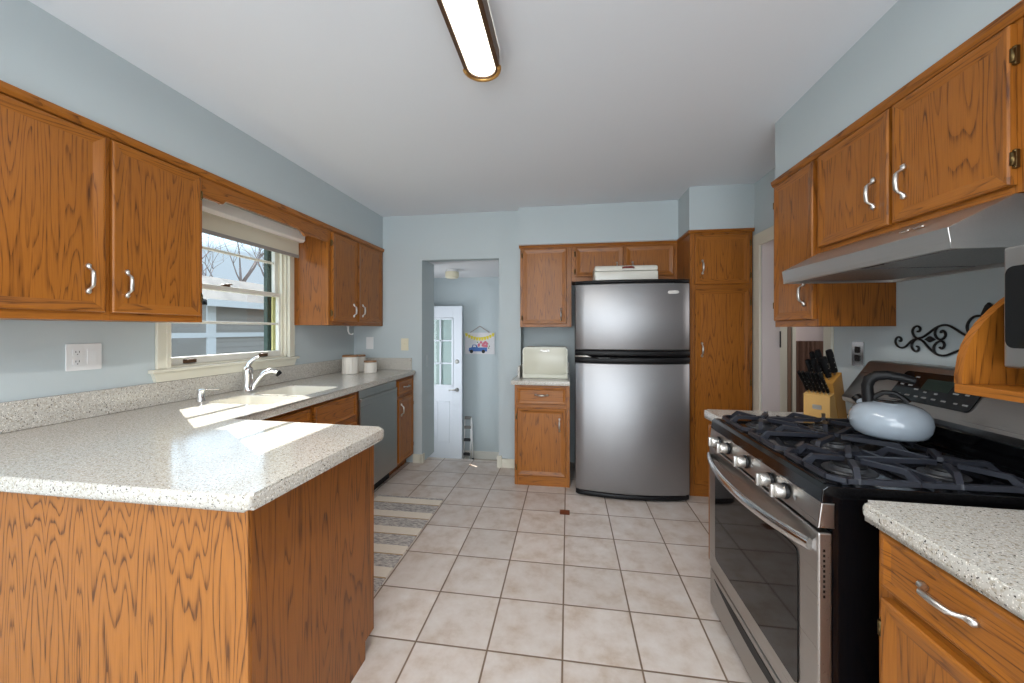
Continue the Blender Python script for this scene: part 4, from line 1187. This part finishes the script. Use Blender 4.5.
for i in range(n):
    j = (i + 1) % n
    for A, B in ((vo, vb), (vb, vi), (vi, vt), (vt, vo)): bm.faces.new((A[i], A[j], B[j], B[i]))
m.build('frame', bronze, cl)
m = MB(); m.prism(stadium(.0565, LY0 + .0165, LY1 - .0165, LX), 'z', 2.374, 2.384); m.build('diffuser', lens_m, cl)
rm = (ro + ri) / 2 + .006
m = MB(); m.tube([(LX + rm * math.cos(math.pi * k / 14), LY1 - ro + rm * math.sin(math.pi * k / 14), 2.371) for k in range(15)], .0085, 8)
m.build('end_band', plain('polished_brass', (206, 160, 96), .3, .8), cl)

# ------------------------------------------------------------------ rug, inset
m = MB(); m.box(-1.455, -.925, .20, 1.283, .0005, .009, bev=.003)
tag(m.build('rug', rugm, origin=(0, 0, 0)), 'woven cream and grey striped runner rug before the dishwasher', 'rug')
m = MB(); m.box(-.036, .034, 1.185, 1.255, .0003, .003, bev=.001)
tag(m.build('floor_inset', insetmat), 'small square reddish-brown inset tile in the floor before the fridge', 'floor inset')

# ------------------------------------------------------------------ landing: open door, stool, sign, light
ed = thing('entry_door', 'white half-glazed entry door standing open on the landing', 'door', (-1.77, 3.235, -.40))
DX0, DX1 = -2.10, -1.335; yd0, yd1 = 3.215, 3.255; zb, zt = -.395, 1.62
m = MB()
m.box(DX0, -1.955, yd0, yd1, zb, zt, bev=.002); m.box(-1.455, DX1, yd0, yd1, zb, zt, bev=.002)
m.box(-1.955, -1.455, yd0, yd1, 1.47, zt, bev=.0); m.box(-1.955, -1.455, yd0, yd1, zb, .575)
for z in (.585, 1.455): m.box(-1.955, -1.455, yd0 - .008, yd0 + .012, z - .012, z + .012, bev=.003)
for x in (-1.95, -1.46): m.box(x - .012, x + .012, yd0 - .008, yd0 + .012, .575, 1.465, bev=.003)
for x in (-1.79, -1.625): m.box(x - .011, x + .011, yd0 - .004, yd0 + .012, .58, 1.465)
for z in (.875, 1.17): m.box(-1.955, -1.455, yd0 - .004, yd0 + .012, z - .010, z + .010)
for (x0, x1) in ((-1.90, -1.74), (-1.67, -1.50)):
    for (a, b_, c, d_) in ((x0, x1, -.16, -.148), (x0, x1, .37, .382), (x0, x0 + .012, -.16, .382), (x1 - .012, x1, -.16, .382)): m.box(a, b_, yd0 - .005, yd0 + .002, c, d_, bev=.002)
m.build('leaf', doorwhite, ed)
m = MB(); m.box(-1.953, -1.457, yd0 + .014, yd0 + .019, .577, 1.468); m.build('pane', glassd, ed)
m = MB(); m.box(-1.953, -1.457, yd0 + .026, yd0 + .030, .577, 1.468); m.build('privacy_film', plain('film', (196, 204, 204), .7), ed)
m = MB(); m.lathe([(.028, 0), (.027, -.008), (.016, -.014)], (-1.40, yd0 - .0005, .90), 20, axis='y'); m.build('deadbolt', satin, ed)
m = MB(); m.lathe([(.026, 0), (.024, -.008), (.011, -.014), (.011, -.035)], (-1.40, yd0 - .0005, .535), 20, axis='y'); m.tube([(-1.40, yd0 - .036, .535), (-1.44, yd0 - .042, .537), (-1.50, yd0 - .040, .532)], [.010, .009, .007], 10); m.build('lever', satin, ed)

st = thing('step_stool', 'folded white metal step stool leaning on the landing wall', 'step stool', (-1.28, 3.30, -.40))
Wst = lambda s, h: (-1.330 + s, 3.278 + h * .13, -.396 + h)
for s in (0, .085):
    m = MB(); m.tube([Wst(s, 0.006), Wst(s, .25), Wst(s, .55)], .010, 8); m.build('rail', whiteplastic, st)
m = MB(); m.tube([(-1.200, 3.262, -.385), (-1.217, 3.280, -.1), (-1.225, 3.305, .075), (-1.237, 3.32, .150)], .0105, 8); m.build('prop_leg', whiteplastic, st)
m = MB(); m.tube([(-1.200, 3.262, -.395), (-1.202, 3.264, -.355)], .015, 8); m.build('foot', blacksat, st)
for h in (.08, .26, .42, .54):
    m = MB(); p = Wst(0, h); m.box(p[0] - .002, p[0] + .087, p[1] - .016, p[1] + .012, p[2] - .018, p[2] + .018, bev=.004); m.build('step', hembar if h > .3 else darkgrey, st)

sg = thing('wall_sign', 'white hanging sign painted with a blue truck, pink flowers and yellow bunting', 'sign', (-1.135, 3.376, 1.0))
T = Ty(3.380, -1); U0, U1, Wz0, Wz1 = -1.335, -.935, .990, 1.275
m = MB(); m.rrect(T, U0, U1, Wz0, Wz1, .004, .002, .012); m.build('board', signwhite, sg)
m = MB(); m.tube([T(U0 + .07, Wz1, .008), T((U0 + U1) / 2, Wz1 + .085, .006), T(U1 - .07, Wz1, .008)], .003, 6); m.build('cord', lidwood, sg)
m = MB()
for i in range(11):
    s = i / 10; u = U0 + .02 + (U1 - U0 - .04) * s; w = Wz1 - .012 - .055 * (1 - (2 * s - 1) ** 2)
    m.prism([(u - .019, w + .004), (u + .019, w + .004), (u + .010, w - .045), (u, w - .036), (u - .010, w - .045)], 'y', 3.3665, 3.3678)
m.build('bunting', yellowp, sg)
bu, bz = U0 + .05, Wz0 + .035
m = MB(); m.prism([(bu, bz), (bu + .25, bz), (bu + .25, bz + .052), (bu + .125, bz + .052), (bu + .105, bz + .090), (bu + .055, bz + .090), (bu + .042, bz + .055), (bu + .005, bz + .045)], 'y', 3.366, 3.3678)
m.build('painted_truck', truckblue, sg)
m = MB(); m.prism([(bu + .058, bz + .058), (bu + .10, bz + .058), (bu + .092, bz + .082), (bu + .064, bz + .082)], 'y', 3.3652, 3.3658); m.build('painted_window', signwhite, sg)
m = MB()
for x in (bu + .038, bu + .20): m.lathe([(.024, -.0), (.024, -.0015)], (x, 3.3658, bz), 16, axis='y')
m.build('painted_wheel', iron, sg)
m = MB(); random.seed(5)
for i in range(13):
    m.lathe([(.018, 0), (.015, -.002)], (bu + .135 + random.random() * .12, 3.3676 - i * .0001, bz + .065 + random.random() * .06), 8, axis='y')
m.build('painted_flowers', pinkp, sg)
m = MB()
for (x, z) in ((bu + .27, bz + .045), (bu + .26, bz + .10), (bu + .12, bz + .12), (bu + .28, bz + .07)): m.lathe([(.009, 0), (.008, -.002)], (x, 3.3674, z), 8, axis='y')
m.build('painted_leaves', greenmat, sg)

fl = thing('ceiling_light', 'small round cream flush light on the landing ceiling', 'ceiling light', (-1.31, 2.72, 2.01))
m = MB(); m.lathe([(.066, -.001), (.066, -.022), (.06, -.025)], (-1.31, 2.72, 2.01), 28, mi=0); m.build('canopy', whiteplastic, fl, smooth='auto')
m = MB(); m.lathe([(.062, -.0255), (.078, -.028), (.080, -.080), (.068, -.098), (.03, -.106)], (-1.31, 2.72, 2.01), 28); m.build('glass_shade', creamplastic, fl, smooth='auto')

# ------------------------------------------------------------------ outside
m = MB(); m.box(-60, XL - .16, -30, 60, -.6, -.5); struct(m.build('ground', grassm, origin=(0, 0, 0)))
gx, gy = -9.0, 6.75
ga = thing('garage', 'grey sided garage with pale fascia outside the sink window', 'garage', (gx - 2.5, gy + 5, -.5))
m = MB(); m.box(gx - 5, gx, gy, gy + 10, -.5, 1.95)
for i in range(16): m.box(gx, gx + .012, gy, gy + 10, -.5 + i * .15, -.5 + i * .15 + .13)
m.build('wall', siding, ga)
m = MB(); m.prism([(gx + .35, 1.98), (gx + .35, 2.04), (gx - 2.5, 3.05), (gx - 5.35, 2.04), (gx - 5.35, 1.98), (gx - 2.5, 2.98)], 'y', gy - .3, gy + 10.3); m.build('roof', shingle, ga)
m = MB(); m.box(gx + .35, gx + .40, gy - .3, gy + 10.3, 1.90, 2.07); m.build('fascia', whiteext, ga)
m = MB(); m.box(gx + .013, gx + .05, gy - .02, gy + .22, -.5, 1.93); m.build('corner_post', whiteext, ga)
m = MB(); m.box(gx + .013, gx + .06, gy - 1.0, gy + 6.0, 1.12, 1.24); m.build('rail', whiteext, ga)

def tree(x, y, h, seed, label, spread=1.0, depth=6):
    random.seed(seed); m = MB()
    def branch(p, d, ln, r, k):
        pts = [p]; rr = [r]; q = p.copy(); dd_ = d.copy()
        for i in range(3):
            dd_ = (dd_ + Vector((random.uniform(-.18, .18), random.uniform(-.18, .18), random.uniform(-.04, .12)))).normalized()
            q = q + dd_ * ln / 3; pts.append(q.copy()); rr.append(r * (1 - .13 * (i + 1)))
        m.tube(pts, rr, 5 if k > 2 else 3)
        if k <= 0: return
        for i in range(3 if k > 3 else 3):
            ax = Vector((random.uniform(-1, 1), random.uniform(-1, 1), random.uniform(-.2, .5))).normalized()
            nd = (dd_ + ax * random.uniform(.45, .85) * spread).normalized()
            branch(pts[random.choice((2, 3, 3))], nd, ln * random.uniform(.62, .82), rr[-1] * .66, k - 1)
    branch(Vector((x, y, -.5)), Vector((0, 0, 1)), h * .32, h * .022, depth)
    return tag(m.build('bare_tree', barkm), label, 'tree', 'bare trees outside the window')
tree(-17.0, 13.0, 9.5, 11, 'bare tree behind the garage, left in the window')
tree(-18.5, 20.5, 11, 23, 'bare tree behind the garage, right in the window')
tree(-29, 30, 17, 31, 'tall far bare tree seen high in the window')
tree(-30, 18, 15, 47, 'far bare tree at the left edge of the window', depth=5)
# evergreen hedge left of the garage
m = MB(); random.seed(9)
for i in range(900):
    p = Vector((random.uniform(-12, -10.6), random.uniform(1.5, 6.5), random.uniform(-.5, 1.35)))
    a = Vector((random.uniform(-1, 1), random.uniform(-1, 1), random.uniform(-1, 1))).normalized() * .14; b_ = a.orthogonal().normalized() * .10
    m.bm.faces.new([m.bm.verts.new(q) for q in (p - a, p - b_, p + a, p + b_)])
o = m.build('hedge', hedgem); o['kind'] = 'stuff'; o['label'] = 'leafy hedge outside, left of the garage'; o['category'] = 'hedge'
